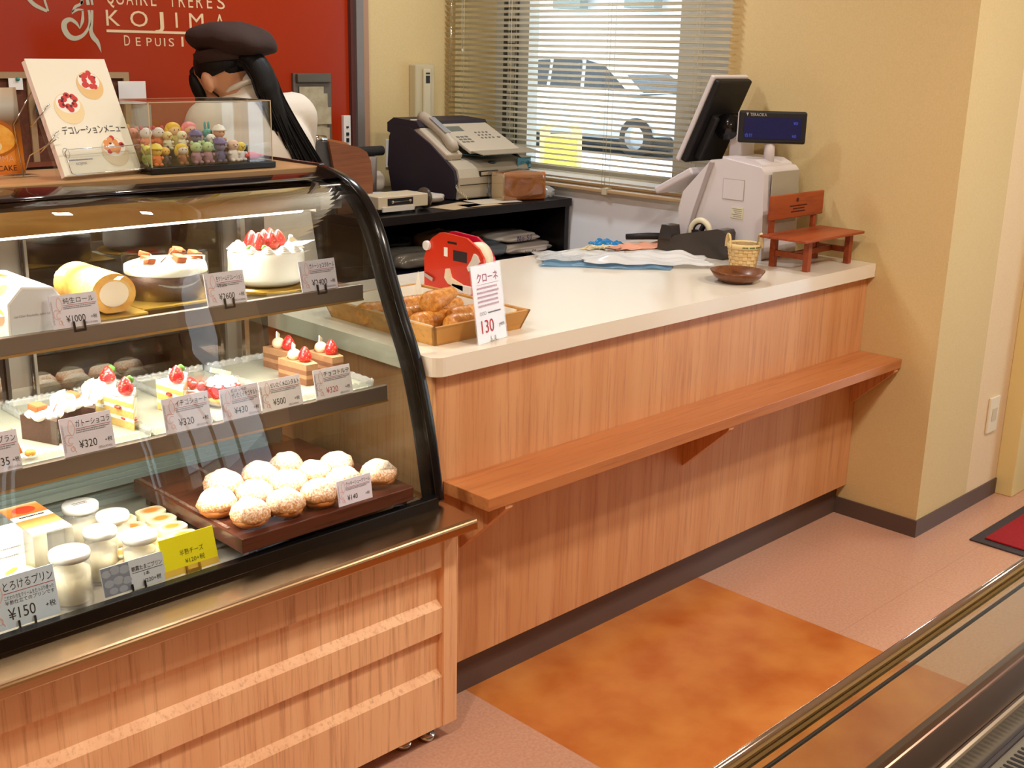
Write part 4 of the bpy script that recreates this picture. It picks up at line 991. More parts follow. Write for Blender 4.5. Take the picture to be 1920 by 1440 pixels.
jr = jar('white-lidded pudding cup beside the box, farthest back', (-.715, .205, .5598), .090, .033)
q = MB(); dashes(q, -.014, .014, -.004, .003, 4); dashes(q, -.014, .014, .003, .003, 7); q.v = [(v[0], v[2], .0998) for v in q.v]; build('lid_print', q, INKR, jr)
jar('white-lidded pudding cup in front of the farthest one', (-.683, .140, .5598), .082, .030)
bx = thing('pudding_box', 'tall clear gift box with a bright orange paper label on top', 'box', (-.835, .10, .5598))
build('clear_box', MB().box((-.036,-.055,0),(.036,.10,.128)), FILM, bx, bevel=.001)
bl_ = build('paper_label', MB().box((-.034,-.054,.1285),(.034,.098,.1295)), ramp_mat('orange_label', [(0,'#f6f0e6'),(.25,'#e8824a'),(.48,'#dd5a28'),(.50,'#f7ead0'),(.62,'#f7ead0'),(.64,'#e0521e'),(.9,'#ea8a3a'),(1,'#f2d9b0')], 'Y', -.055, .10, .5), bx)
q = MB(); dashes(q, -.022, .022, .030, .006, 3); q.v = [(v[0], v[2], .1300) for v in q.v]; build('label_print', q, INK, bl_)
q = MB().add([(.020*math.cos(t*PI/10), .068+.017*math.sin(t*PI/10), .1301) for t in range(20)], [tuple(range(20))]); build('red_disc', q, mat('disc_red', '#d0361c', .5), bl_)
build('inner_jar', MB().lathe([(0,.002),(.030,.002),(.030,.09),(.026,.10),(0,.10)], 24, (0,.055,0)), MATS['custard_caramel'], bx)
cup0 = thing('pudding_cup', 'small custard cup with a green-printed lid behind the pale blue card', 'pudding cup', (-.925, .045, .5598), 0, 'small custard cups')
build('cup', MB().lathe([(0,0),(.024,0),(.031,.040),(0,.040)], 24), mat('custard', '#f4e8c4', .5), cup0)
build('lid', MB().lathe([(0,.0402),(.034,.0402),(.034,.044),(.02,.046),(0,.046)], 24), mat('lid_cream', '#f6f2e4', .4), cup0)
q = MB().add([(.016*math.cos(t*PI/8), .006+.006*math.sin(t*PI/8), .0472) for t in range(16)], [tuple(range(16))]); build('lid_print', q, mat('lime_print', '#b7c23a', .6), cup0)
copy_thing(cup0, (-.885, .105, .5598), .6, 'small custard cup beside the clear gift box')
copy_thing(cup0, (-.955, .115, .5598), .3, 'small custard cup behind the others near the white upright card')
copy_thing(cup0, (-.99, .05, .5598), .3, 'small custard cup at the outer end of its group')
CK = mat('cheesecake_side', '#f6ecc8', .6)
def cheese_top():
    m = bpy.data.materials.new('cheesecake_top'); m.use_nodes = True; nt = m.node_tree; N = nt.nodes; L = nt.links; b = N['Principled BSDF']; b.inputs['Roughness'].default_value = .5
    tc = N.new('ShaderNodeTexCoord'); mp = N.new('ShaderNodeMapping'); mp.inputs['Scale'].default_value = (38, 52, 1); L.new(tc.outputs['Object'], mp.inputs[0])
    g = N.new('ShaderNodeTexGradient'); g.gradient_type = 'SPHERICAL'; L.new(mp.outputs[0], g.inputs[0])
    r = N.new('ShaderNodeValToRGB'); e = r.color_ramp.elements; e[0].position = .0; e[1].position = .55; e[0].color = srgb('#f4e8c0'); e[1].color = srgb('#d98a3a'); L.new(g.outputs['Fac'], r.inputs[0]); L.new(r.outputs[0], b.inputs['Base Color']); return m
CKT = cheese_top()
cc0 = thing('small_cheesecake', 'small baked cheesecake at the back of the cluster, next to the board corner', 'cheesecake', (-.560, .232, .5598), 0, 'small cheesecakes')
rr = []
for k in range(24):
    a = 2*PI*k/24; c_, s_ = math.cos(a), math.sin(a); rr.append((.029*math.copysign(abs(c_)**.6, c_), .021*math.copysign(abs(s_)**.6, s_)))
build('cake', MB().prism(rr, 'z', .001, .034), CK, cc0, bevel=.003)
build('browned_top', MB().prism([(a*.9, b*.9) for a, b in rr], 'z', .0335, .0352), CKT, cc0)
build('paper_cup', MB().prism([(a*1.08, b*1.08) for a, b in rr], 'z', 0, .016), FILMW, cc0)
rowl = ['back row', 'second row from the back', 'middle row', 'second row from the front', 'front row']
coll = ['by the wooden board', 'centre column', 'by the pudding jars']
for i in range(5):
    for j in range(3):
        if (i == 0 and j == 0) or (j == 2 and i < 2): continue
        x = -.560-.064*j-.004*i; y = .232-.050*i
        if y < -.002 and j == 2: continue
        copy_thing(cc0, (x, y, .5598), 0, 'small baked cheesecake in the %s, %s' % (rowl[i], coll[j]))
tg = thing('cake_tongs_tip', 'silver serrated tip of serving tongs lying beside the cream puffs', 'tongs', (-.560, .045, .6015))
build('blade', MB().box((-.003,-.004,0),(.045,.004,.003),0,M4((0,0,0),.2)), CHROME, tg, bevel=.001)
# ================================================================== things on top of the case
TZ2 = 1.2445
mb_ = thing('menu_book', 'white decoration-cake menu book leaning back in a clear stand on the case', 'menu book', (-.615, .375, TZ2+.0065), math.radians(13), None, -.40)
BW, BH = .185, .235
build('pages', MB().box((0, .002, 0), (BW-.004, .012, BH-.003)), mat('page_pink_white', '#efdfe4', .7), mb_)
build('cover', MB().box((0, 0, 0), (BW, .0018, BH)), mat('cover_cream', '#f7f3e2', .35), mb_, bevel=.0005)
def disc_pts(cx, cz, rx, rz, n=28, y=-.0005): return [(cx+rx*math.cos(2*PI*k/n), y, cz+rz*math.sin(2*PI*k/n)) for k in range(n)]
def printed_cake(cx, cz, s, col, berries, nm, cutm=None):
    q = MB().add(disc_pts(cx, cz-.006*s, .034*s, .032*s), [tuple(range(28))], 0)
    p = build('printed_cake', q, mat('print_cake_'+nm, col, .5), mb_)
    build('printed_cream', MB().add(disc_pts(cx, cz+.004*s, .028*s, .020*s, y=-.0007), [tuple(range(28))], 0), mat('print_cream', '#fbf7ee', .5), p)
    rn = random.Random(int(cx*1e4)); 
    for m, k, rr in berries:
        q = MB()
        for i in range(k):
            a = 2*PI*i/k+rn.random()*.5; r_ = (.008+.010*rn.random())*s
            q.add(disc_pts(cx+r_*1.25*math.cos(a), cz+.006*s+r_*math.sin(a), rr*s, rr*.9*s, 10, -.0009-.00002*i), [tuple(range(10))], 0)
        build('printed_fruit', q, m, p)
RP = mat('print_red', '#d03a34', .5); BP = mat('print_blueberry', '#3c3a52', .5); OPm = mat('print_orange', '#e79a5a', .5); GP = mat('print_green', '#66823a', .5)
printed_cake(.128, .185, .90, '#efc98a', ((RP, 11, .0070), (GP, 5, .003), (BP, 5, .003)), 'a')
printed_cake(.062, .140, .98, '#f5dfae', ((BP, 9, .0035), (RP, 9, .0072), (GP, 4, .0032)), 'b')
printed_cake(.135, .048, .95, '#e4d6b8', ((OPm, 8, .0072), (RP, 5, .0065), (BP, 3, .005)), 'c')
q = text_mb('デコレーションメニュー', .019, maxw=.150); o = build('title_lettering', q, INK, mb_); o.location = (.028, -.0012, .083)
q = MB(); q.stroke([(.020+.007*math.cos(t*.35), .046+.010*math.sin(t*.35)) for t in range(19)], .0009); q.merge(text_mb('KOJIMA', .0075, maxw=.034), Matrix.Translation((.034, 0, .021))); dashes(q, .02, .075, .030, .0025, 4)
o = build('cover_emblem', q, mat('print_violet', '#9a93a8', .6), mb_); o.location = (0, -.0008, 0)
st = thing('book_stand', 'clear acrylic stand with wire arms holding the menu book', 'stand', (-.615, .375, TZ2), math.radians(13))
q = MB(); Rx = Matrix.Translation((0, 0, .0065)) @ Euler((-.40, 0, 0)).to_matrix().to_4x4()
q.box((-.006, .014, -.002), (BW, .017, .14), 0, Rx); q.box((-.006, -.018, -.004), (BW, .017, -.0012), 0, Rx); q.box((-.002, -.020, -.0045), (BW, -.018, .045), 0, Rx)
build('acrylic_rest', q, ACRYL, st, bevel=.001)
q = MB(); rim = [(0,-.0225,.0),(0,-.0225,.040),(.006,-.0225,.046),(BW-.006,-.0225,.046),(BW,-.0225,.040),(BW,-.0225,.0),(BW-.01,-.02,-.003),(.01,-.02,-.003)]
q.tube([Rx @ Vector(p) for p in rim], .0011, 6, True)
for zz in (.075, .128): q.tube([Rx @ Vector(p) for p in ((-.014,.03,zz-.016),(-.010,.012,zz-.010),(-.002,-.004,zz),(.012,-.006,zz+.012),(.016,-.0055,zz+.014))], .0012, 6)
q.tube([(-.02,.10,.002),(-.03,.06,.045),(-.012,.018,.070),(.0,.01,.08)], .0012, 6); q.tube([(-.02,.10,.002),(-.02,.115,.10),(.03,.09,.19)], .0012, 6)
build('wire_arms', q, CHROME, st)
# orange-cake pop card
pc = thing('photo_card', 'upright acrylic photo card showing a sliced orange sponge cake', 'photo card', (-.835, .470, TZ2), math.radians(3), None, -.06)
PW, PH = .19, .170
build('acrylic_block', MB().box((0, .001, 0), (PW, .010, PH)), ACRYL, pc, bevel=.001)
build('print', MB().box((0, -.0002, .006), (PW-.001, .001, PH-.001)), ramp_mat('pop_print', [(0,'#c9611c'),(.14,'#e08a34'),(.20,'#e9963c'),(.40,'#c9781f'),(.62,'#7f5b3c'),(.80,'#c9cfcb'),(1,'#d9c9b4')], 'Z', 0, .17, .3), pc)
q = MB().add([(.11+.072*math.cos(t), -.0006, .070+.043*math.sin(t)*(1.1 if math.sin(t) > 0 else .8)) for t in [k*PI/16 for k in range(32)]], [tuple(range(32))], 0); pk_ = build('cake_picture', q, mat('pop_crust', '#b4661a', .4), pc)
q = MB().add([(.112+.064*math.cos(t), -.0009, .070+.035*math.sin(t)*(1.1 if math.sin(t) > 0 else .8)) for t in [k*PI/16 for k in range(32)]], [tuple(range(32))], 0); build('sponge_picture', q, mat('pop_sponge', '#f0a63a', .4, var='#f7c05a', scale=60), pk_)
q = MB().add([(.118+.030*math.cos(t), -.0012, .060+.014*math.sin(t)) for t in [k*PI/12 for k in range(24)]], [tuple(range(24))], 0); build('cream_picture', q, mat('pop_cream', '#f5e2b8', .4), pk_)
q = text_mb('KOJIMA', .017, maxw=.07); o = build('lettering', q, mat('pop_pink', '#e8b08a', .6), pc); o.location = (.112, -.0011, .030)
q = text_mb('CAKE', .015, maxw=.05); o = build('caption', q, mat('pop_brown', '#5a2a10', .6), pc); o.location = (.135, -.0011, .013)
build('acrylic_foot', MB().box((PW-.035, -.02, -.0), (PW+.018, .03, .004)), ACRYL, pc)
# figurine case
fc = thing('figurine_case', 'clear acrylic display box on a black base holding small sugar figurines', 'display box', (-.285, .45, TZ2))
build('base', MB().box((-.438, .372, TZ2), (-.142, .535, TZ2+.014)), BLACK, fc, world=True, bevel=.002)
build('step', MB().box((-.420, .455, TZ2+.0142), (-.160, .525, TZ2+.040)), BLACK, fc, world=True)
cz0, cz1 = TZ2+.0142, TZ2+.140; q = MB()
q.box((-.432,.378,cz0),(-.148,.381,cz1)); q.box((-.432,.526,cz0),(-.148,.529,cz1)); q.box((-.432,.381,cz0),(-.429,.526,cz1)); q.box((-.151,.381,cz0),(-.148,.526,cz1)); q.box((-.432,.378,cz1),(-.148,.529,cz1+.003))
build('cover', q, ACRYL, fc, world=True)
q = MB()
for x in (-.4325, -.1475): q.box((x-.0008,.3772,cz0),(x+.0008,.3788,cz1+.003))
q.box((-.4325,.3772,cz1+.0015),(-.1475,.3786,cz1+.0032)); q.box((-.1487,.378,cz1+.0015),(-.1472,.529,cz1+.0032)); q.box((-.4325,.5278,cz1+.0015),(-.1475,.529,cz1+.0032))
build('polished_edges', q, mat('acrylic_edge', '#c9b596', .2), fc, world=True)
SM = lambda h: mat('sugar_'+h.strip('#'), h, .45)
def figurine(desc, loc, body, head, acc, kind, s=1.0, hat=None, rz=0):
    f = thing('sugar_figurine', desc, 'figurine', loc, rz, 'sugar figurines in the acrylic box'); q = MB()
    build('body', MB().ell((0,0,.013*s), (.012*s,.010*s,.014*s), 12, 8), SM(body), f)
    hh = build('head', MB().ell((0,-.001*s,.033*s), (.0125*s,.011*s,.011*s), 14, 9), SM(head), f)
    e = MB()
    if kind == 'bear': e.ell((-.009*s,0,.043*s),(.0042*s,.003*s,.0042*s),8,6).ell((.009*s,0,.043*s),(.0042*s,.003*s,.0042*s),8,6)
    elif kind == 'rabbit': e.ell((-.005*s,0,.050*s),(.0032*s,.003*s,.010*s),8,6).ell((.005*s,0,.050*s),(.0032*s,.003*s,.010*s),8,6)
    elif kind == 'chick': e.lathe([(.003*s,0),(0,.006*s)],8,(0,0,0),M=M4((0,-.011*s,.032*s),0,PI/2))
    elif kind == 'hair': e.ell((0,.002*s,.037*s),(.0145*s,.012*s,.011*s),12,8).ell((-.012*s,.002*s,.030*s),(.005*s,.006*s,.011*s),8,6).ell((.012*s,.002*s,.030*s),(.005*s,.006*s,.011*s),8,6)
    elif kind == 'hat': e.lathe([(.017*s,0),(.015*s,.002*s),(.009*s,.010*s),(0,.013*s)],14,(0,0,.038*s))
    build('ears' if kind in ('bear','rabbit') else ('beak' if kind == 'chick' else kind), e, SM(acc), hh)
    q = MB()
    for x in (-.0042, .0042): q.ell((x*s,-.0118*s,.0345*s),(.0011*s,.0008*s,.0013*s),6,4)
    build('eyes', q, INK, hh)
    a = MB().ell((-.010*s,-.006*s,.018*s),(.0045*s,.0045*s,.004*s),8,6).ell((.010*s,-.006*s,.018*s),(.0045*s,.0045*s,.004*s),8,6).ell((-.006*s,-.008*s,.004*s),(.005*s,.006*s,.004*s),8,6).ell((.006*s,-.008*s,.004*s),(.005*s,.006*s,.004*s),8,6)
    build('paws', a, SM(body), f)
zA, zB = TZ2+.0145, TZ2+.0405
F_ = [('orange sugar figurine with a yellow cap at the front corner', -.412,.395,zA,'#e07a2a','#f0c84a','#e9d04a','hat',1.0),
('dark brown sugar animal holding a yellow flower', -.384,.412,zA,'#3a2a30','#e8b84a','#3a2a30','bear',.9),
('brown sugar figurine with a yellow crown of petals', -.352,.400,zA,'#9a6238','#f2e6dc','#e8c840','hair',1.0),
('pale green sugar frog in a mauve skirt, first of a pair', -.318,.402,zA,'#a87f8e','#b9d29a','#b9d29a','bear',1.1),
('pale green sugar frog in a mauve skirt, second of a pair', -.291,.402,zA,'#a87f8e','#bdd8a0','#bdd8a0','bear',1.1),
('violet sugar figurine in a pointed hat with a small moon', -.262,.402,zA,'#5a5a86','#8c82a8','#6a5f92','hat',1.15),
('white and pink sugar figurine like an open shell', -.229,.404,zA,'#f4ede8','#f0cdb8','#f4ede8','chick',1.15),
('white sugar egg with a yellow chick on top', -.206,.410,zA,'#eceaf0','#f2dc5a','#e89a3a','chick',1.0),
('yellow-green sugar bear at the far front edge of the step', -.418,.425,zA,'#b6d24a','#e6e05a','#e6e05a','bear',1.0),
('white sugar dog with red cheeks in the upper row', -.394,.470,zB,'#e4793a','#f6f0ee','#d8484a','bear',1.15),
('white sugar dog with red cheeks beside its twin', -.366,.470,zB,'#e07a4a','#f6f0ee','#c84a52','bear',1.15),
('yellow-haired sugar girl in the upper row', -.322,.485,zB,'#f2e89a','#f6cfa0','#f0c22a','hair',1.25),
('pink-haired sugar girl in the upper row', -.284,.485,zB,'#f6b8b8','#f8c4a8','#f08a96','hair',1.25),
('orange-cheeked yellow sugar bird on the step', -.352,.458,zB,'#e8e2c8','#f4e2a0','#e8653a','chick',.95),
('round cream sugar bird with an orange wing on the step', -.318,.458,zB,'#f2ead0','#f4ecc8','#e86a3a','chick',.95),
('violet sugar figurine in a wide hat in the second row', -.286,.456,zB-.01,'#5f5a88','#8a80a6','#62588c','hat',1.1),
('turquoise sugar figurine with a tall crest', -.246,.478,zB,'#8ad0c8','#58b8b0','#46a8a8','rabbit',1.0),
('white sugar figurine on a turquoise disc', -.253,.452,zB-.006,'#7ccac2','#f6f4f0','#f6f4f0','chick',.9),
('sugar figurine with a swirl of white cream hair', -.226,.462,zB-.002,'#c98a6a','#e8a88a','#f4efe4','hat',1.1),
('pink sugar bear half hidden by the menu book', -.408,.500,zB,'#e09a8a','#e8a090','#e8a090','bear',1.1),
('brown sugar bear with yellow bows at the back of the box', -.425,.505,zB,'#8a5a3a','#a87048','#e8b83a','bear',1.2)]
for d, x, y, z, b, h, a, k, s in F_: figurine('small '+d, (x, y, z), b, h, a, k, s*.92)
tu = thing('sugar_figurine', 'small red sugar crab at the end of the acrylic box', 'figurine', (-.178, .410, zA), 0, 'sugar figurines in the acrylic box')
build('shell', MB().ell((0,0,.009),(.020,.013,.009),14,8), SM('#d83a34'), tu); q = MB()
for x in (-.018,.018): q.ell((x,-.008,.011),(.006,.005,.004),8,6)
build('claws', q, SM('#e8584e'), tu)
ws = thing('sugar_figurine', 'small white sugar whale with a blue tail behind the red crab', 'figurine', (-.190, .455, zB-.012), 0, 'sugar figurines in the acrylic box')
build('body', MB().ell((0,0,.012),(.018,.009,.008),14,8), SM('#eef0f4'), ws); build('tail', MB().ell((.022,0,.014),(.010,.008,.003),10,6), SM('#8ab4dc'), ws)

# ================================================================== things on the worktop
CZ = .8705
bt = thing('bread_tray', 'light wooden tray lined with paper, filled with horn pastries', 'tray', (.18, .25, CZ))
TW = wood('tray_pine', '#c9924a', '#bd8440', '#9c6a30', .5, (.06,1,1), 40)
X0, X1, Y0_, Y1_ = .048, .318, .062, .445; fl = .016; q = MB()
build('floor', MB().box((X0, Y0_, CZ), (X1, Y1_, CZ+.008)), TW, bt, world=True)
def wall(a, b, out):
    (xa, ya), (xb, yb) = a, b; ox, oy = out; q = MB(); t = .009; h = .046
    v = [(xa,ya,CZ),(xb,yb,CZ),(xb-ox*t,yb-oy*t,CZ),(xa-ox*t,ya-oy*t,CZ)]
    ex, ey = (xb-xa), (yb-ya); l = math.hypot(ex, ey); ex, ey = ex/l*fl, ey/l*fl
    v += [(xa+ox*fl-ex,ya+oy*fl-ey,CZ+h),(xb+ox*fl+ex,yb+oy*fl+ey,CZ+h),(xb+ox*(fl-t)+ex,yb+oy*(fl-t)+ey,CZ+h),(xa+ox*(fl-t)-ex,ya+oy*(fl-t)-ey,CZ+h)]
    q.add(v, [(3,2,1,0),(4,5,6,7),(0,1,5,4),(1,2,6,5),(2,3,7,6),(3,0,4,7)], 0); build('side', q, TW, bt, world=True, bevel=.0015)
wall((X0,Y0_),(X1,Y0_),(0,-1)); wall((X1,Y1_),(X0,Y1_),(0,1)); wall((X0,Y1_),(X0,Y0_),(-1,0)); wall((X1,Y0_),(X1,Y1_),(1,0))
q = MB(); q.grid(lambda u, v: (X0+.004+u*(X1-X0-.008), Y0_+.012+v*(Y1_-Y0_-.024), CZ+.010+.0015*math.sin(u*9)*math.sin(v*11)+(.040 if v > .97 else 0)+(.034 if u > .97 or u < .03 else 0)), 30, 30)
build('paper_lining', q, mat('parchment', '#cfc0aa', .8), bt, world=True, solid=.0006)
PAST = mat('horn_crust', '#b86f26', .35, var='#dc9a48', scale=40, stretch=(1,3,3), bump=.5, bscale=120, coat=.2)
hp0 = thing('horn_pastry', 'golden spiral horn pastry at the front of the wooden tray', 'pastry', (.185, .095, CZ+.030), .12, 'horn pastries in the wooden tray')
q = MB(); n = 7; pr = []
for i in range(n*10+1):
    t = i/(n*10); pr.append((lerp(.022, .012, t)*(1+.34*((t*n) % 1)**.5), -.070+.140*t))
q.lathe([(0, -.068)]+pr+[(0, .071)], 20, M=Euler((0, PI/2, 0)).to_matrix().to_4x4()); build('crust', q, PAST, hp0)
for x, y, a, z, l in ((.13,.165,.30,.030,'golden spiral horn pastry in the second row by the case'),(.235,.155,.25,.030,'golden spiral horn pastry lying behind the price sign'),(.120,.235,.2,.030,'golden spiral horn pastry in the middle of the tray by the case'),
   (.230,.235,.35,.030,'golden spiral horn pastry in the middle below the red sealer'),(.105,.315,.1,.030,'golden spiral horn pastry towards the back, seen through the case glass'),(.215,.320,.3,.030,'golden spiral horn pastry near the back wall of the tray'),(.185,.200,.45,.068,'golden spiral horn pastry stacked on top of the others')):
    copy_thing(hp0, (x, y, CZ+z), a, l)
# handwritten sign
sn = thing('price_sign', 'tall white handwritten sign priced 130 yen leaning on the pastry tray', 'price sign', (.128, .004, CZ+.001), math.radians(10), None, -.15)
SW_, SH_ = .106, .172
build('card', MB().box((0, 0, 0), (SW_, .0016, SH_)), mat('sign_white', '#f2eef2', .5), sn); build('sleeve', MB().box((-.003,-.0006,-.003),(SW_+.003,.0022,SH_+.003)), FILM, sn)
HM = mat('marker_purple', '#a8486e', .7)
q = MB(); q.merge(text_mb('クローネ', .024, maxw=.078), Matrix.Translation((.016, 0, .136))); o = build('title_lettering', q, HM, sn); o.location = (0, -.0011, 0)
q = MB(); q.box((.014,-.0002,.130),(.094,0,.1306))
for k in range(5):
    rn = random.Random(k)
    x = .012
    while x < .088:
        w = rn.uniform(.003, .0055); z = .122-k*.0098
        q.stroke([(x, z-.002), (x+w*.5, z+rn.uniform(-.001,.003)), (x+w, z-rn.uniform(0,.002))], .0008); q.stroke([(x+w*.3, z+.003), (x+w*.4, z-.003)], .0007); q.stroke([(x, z+.001), (x+w*.9, z+.0015)], .0007); x += w+.001
o = build('handwriting', q, mat('marker_rose', '#b86a84', .7), sn); o.location = (0, -.0011, 0)
q = text_mb('130', .042, squash=.85, maxw=.062); o = build('price_figures', q, mat('marker_red', '#c23a44', .7), sn); o.location = (.016, -.0011, .022)
q = MB(); q.merge(text_mb('yen', .014), Matrix.Translation((.081, 0, .030))); 
for k in range(3): q.stroke([(.018+.008*k+.0035*math.cos(t), .066+.0035*math.sin(t)) for t in [j*PI/6 for j in range(13)]], .0007)
dashes(q, .045, .092, .064, .003, 5); o = build('pencil_note', q, mat('pencil_grey', '#7c7680', .7), sn); o.location = (0, -.0011, 0)
q = MB()
for x in (.047,.062): q.cyl((x,-.002,.012),(x,-.002,-.001),.0008,6)
q.cyl((.040,-.003,.001),(.070,-.003,.001),.0008,6); build('wire_clip', q, CHROME, sn)
# red tape bag sealer
rd = thing('bag_sealer', 'bright red tape bag sealer with white rollers standing on the worktop', 'bag sealer', (.475, .45, CZ))
REDP = mat('sealer_red', '#d3361c', .3, coat=.3); pf = [(.563,.871),(.563,.960),(.556,.975),(.552,.995),(.530,1.015),(.500,1.032),(.485,1.034),(.395,1.030),(.350,1.008),(.330,.985),(.323,.955),(.323,.940),(.335,.930),(.335,.871)]
build('side_plate', MB().prism(pf, 'x', .445, .452), REDP, rd, world=True, bevel=.001)
build('side_plate', MB().prism([(y*.98+.009, z) for y, z in pf], 'x', .482, .489), mat('sealer_crimson', '#c8123a', .3, coat=.3), rd, world=True, bevel=.001)
build('knob', MB().cyl((.436,.548,.992),(.446,.548,.992),.013,18), WHITE, rd, world=True, bevel=.001)
build('tape_roll', MB().cyl((.4525,.375,.975),(.4815,.375,.975),.045,28), mat('tape_ivory', '#e6dcc0', .4), rd, world=True)
build('slot', MB().box((.4445,.432,1.008),(.4455,.468,1.014)), BLACKM, rd, world=True)
build('label_plate', MB().box((.4442,.392,.965),(.4455,.445,.993)), mat('label_black', '#2a2024', .5), rd, world=True)
build('white_roller', MB().prism([(.350,.990),(.340,.975),(.362,.955),(.382,.945),(.388,.955),(.372,.975),(.362,.995)], 'x', .4405, .446), WHITE, rd, world=True, bevel=.002)
build('white_guide', MB().prism([(.470,.940),(.458,.942),(.448,.918),(.400,.905),(.400,.890),(.460,.902),(.474,.915)], 'x', .4385, .446), mat('guide_ivory', '#e9d9b8', .4), rd, world=True, bevel=.002)
build('white_block', MB().box((.4385,.372,.884),(.446,.445,.906)), WHITE, rd, world=True, bevel=.002)
build('steel_tip', MB().prism([(.556,.918),(.520,.908),(.522,.898),(.556,.908)], 'x', .438, .446), CHROME, rd, world=True)
build('sticker', MB().box((.4444,.468,.972),(.4452,.482,.996)).box((.4444,.350,.918),(.4452,.372,.935)), PAPER, rd, world=True)
# plastic bags
def sheet(name, label, cat, loc, w, d, rz, h, m, seed, group=None, thick=.0008):
    rn = random.Random(seed); ph = [rn.uniform(0, 6) for _ in range(6)]
    def fn(u, v):
        x = (u-.5)*w; y = (v-.5)*d; e = min(u, 1-u, v, 1-v)*4
        z = h*min(1, e+.15)*(.55+.45*math.sin(u*5+ph[0])*math.sin(v*4+ph[1]))+.003*math.sin(u*23+ph[2])+.002*math.sin(v*31+ph[3]+u*9)
        return (x+.006*math.sin(v*9+ph[4]), y+.006*math.sin(u*11+ph[5]), max(z, .0008)+.0012)
    q = MB(); q.grid(fn, 40, 30); return solo(name, q, m, label, cat, loc, rz, group, solid=thick)
BLF = film('blue_film', (.62,.80,.92), .30, .15, (.30,.55,.78)); CLF = film('bag_film', (.96,.96,.95), .30, .12)
sheet('plastic_bag', 'clear plastic bag printed blue, flat beneath the others on the worktop', 'plastic bag', (1.15,.52,CZ), .40,.20,-.85,.006, BLF, 2, 'plastic bags on the worktop')
sheet('plastic_bag', 'milky clear plastic bag heaped across the others by the tape dispenser', 'plastic bag', (1.24,.44,CZ+.008), .40,.17,-.75,.030, FILMW, 4, 'plastic bags on the worktop')
sheet('plastic_bag', 'crinkled clear plastic bag spread nearest the middle of the worktop', 'plastic bag', (1.13,.60,CZ+.010), .30,.16,-.70,.012, CLF, 7, 'plastic bags on the worktop')
sheet('blue_film_scrap', 'twisted blue plastic scrap on top of the bags', 'scrap', (1.32,.67,CZ+.022), .11,.05,-.5,.014, mat('blue_scrap', '#1878b4', .3), 9)
sheet('order_slips', 'salmon-coloured paper slips lying behind the plastic bags', 'paper', (1.47,.66,CZ), .22,.12,-.4,.004, mat('salmon_paper', '#e2a083', .8), 12)
sheet('cream_slip', 'cream paper slip at the tip of the salmon slips', 'paper', (1.34,.725,CZ), .12,.06,.3,.006, mat('cream_paper', '#e4cfa2', .8), 14)
solo('black_rod', MB().tube([(0,0,0),(.06,-.05,.003),(.16,-.16,.006)], [.010,.012,.011], 10), BLACKM, 'short black rod lying across the slips at the back of the worktop', 'rod', (1.50, .735, CZ+.022))
# tape dispenser
td = thing('tape_dispenser', 'heavy dark brown tape dispenser with its reel of tape', 'tape dispenser', (1.515, .45, CZ))
DB = mat('dispenser_brown', '#38302a', .25, coat=.3)
build('body', MB().prism([(.585,CZ),(.320,CZ),(.318,.955),(.326,.965),(.350,.966),(.50,.932),(.522,.925),(.535,.905),(.585,.905)], 'x', 1.485, 1.545), DB, td, world=True, bevel=.004)
build('cutter_tower', MB().prism([(.588,.900),(.530,.900),(.540,.955),(.576,.955)], 'x', 1.49, 1.54), DB, td, world=True, bevel=.003)
rl_ = build('tape_reel', MB().tube([(1.515, .435+.037*math.cos(t), .945+.037*math.sin(t)) for t in [k*PI/16 for k in range(32)]], .010, 8, True), mat('tape_pale', '#d9d0b4', .4), td, world=True)
q = MB().cyl((1.505,.435,.945),(1.525,.435,.945),.008,12)
for k in range(3): a = k*2*PI/3+.5; q.box((1.506,-.005,0),(1.524,.005,.029),0,Matrix.Translation((0,.435,.945)) @ Euler((a,0,0)).to_matrix().to_4x4())
q.tube([(1.515, .435+.028*math.cos(t), .945+.028*math.sin(t)) for t in [k*PI/12 for k in range(24)]], .004, 6, True); build('hub', q, BLACKM, rl_, world=True)
# basket
bk = thing('small_basket', 'small woven chip basket with two loop handles', 'basket', (1.445, .215, CZ))
BSK = mat('chip_wood', '#dcc08c', .7, var='#cfae76', scale=40, stretch=(1,1,6))
q = MB(); n = 22
for lv in range(6):
    for k in range(n):
        a0 = 2*PI*k/n; r0 = .040+.0018*lv+(.0012 if (k+lv) % 2 else -.0008); a1 = a0+2*PI/n; z = .002+lv*.0115
        q.box((-.0065, -.0009, z), (.0065, .0009, z+.0108), 0, M4((r0*math.cos((a0+a1)/2), r0*math.sin((a0+a1)/2), 0), (a0+a1)/2+PI/2))
build('woven_wall', q, BSK, bk)
build('floor', MB().lathe([(0,0),(.040,0),(.040,.003),(0,.003)], 22), BSK, bk)
rb = build('rim_band', MB().lathe([(.050,.058),(.0515,.058),(.0525,.074),(.051,.074),(.050,.058)], 36), mat('rim_chip', '#e3c890', .6), bk)
q = MB()
for k in range(16):
    a = -2.6+k*.085; 
    if k % 5 == 4: continue
    q.box((-.0018,-.0003,.063),(.0018,0,.067),0,M4((.0530*math.cos(a), .0530*math.sin(a), 0), a+PI/2))
build('printed_words', q, mat('green_print', '#4f6a3a', .7), rb)
for a in (2.5, -.65):
    c_, s_ = math.cos(a), math.sin(a); P = []
    for k in range(13):
        t = PI*k/12; u = .020*math.cos(t); P.append((.050*c_-u*s_, .050*s_+u*c_, .060+.042*math.sin(t)))
    build('handle', MB().tube(P, .0055, 8, False, flat=.25), mat('rim_chip', ''), bk)
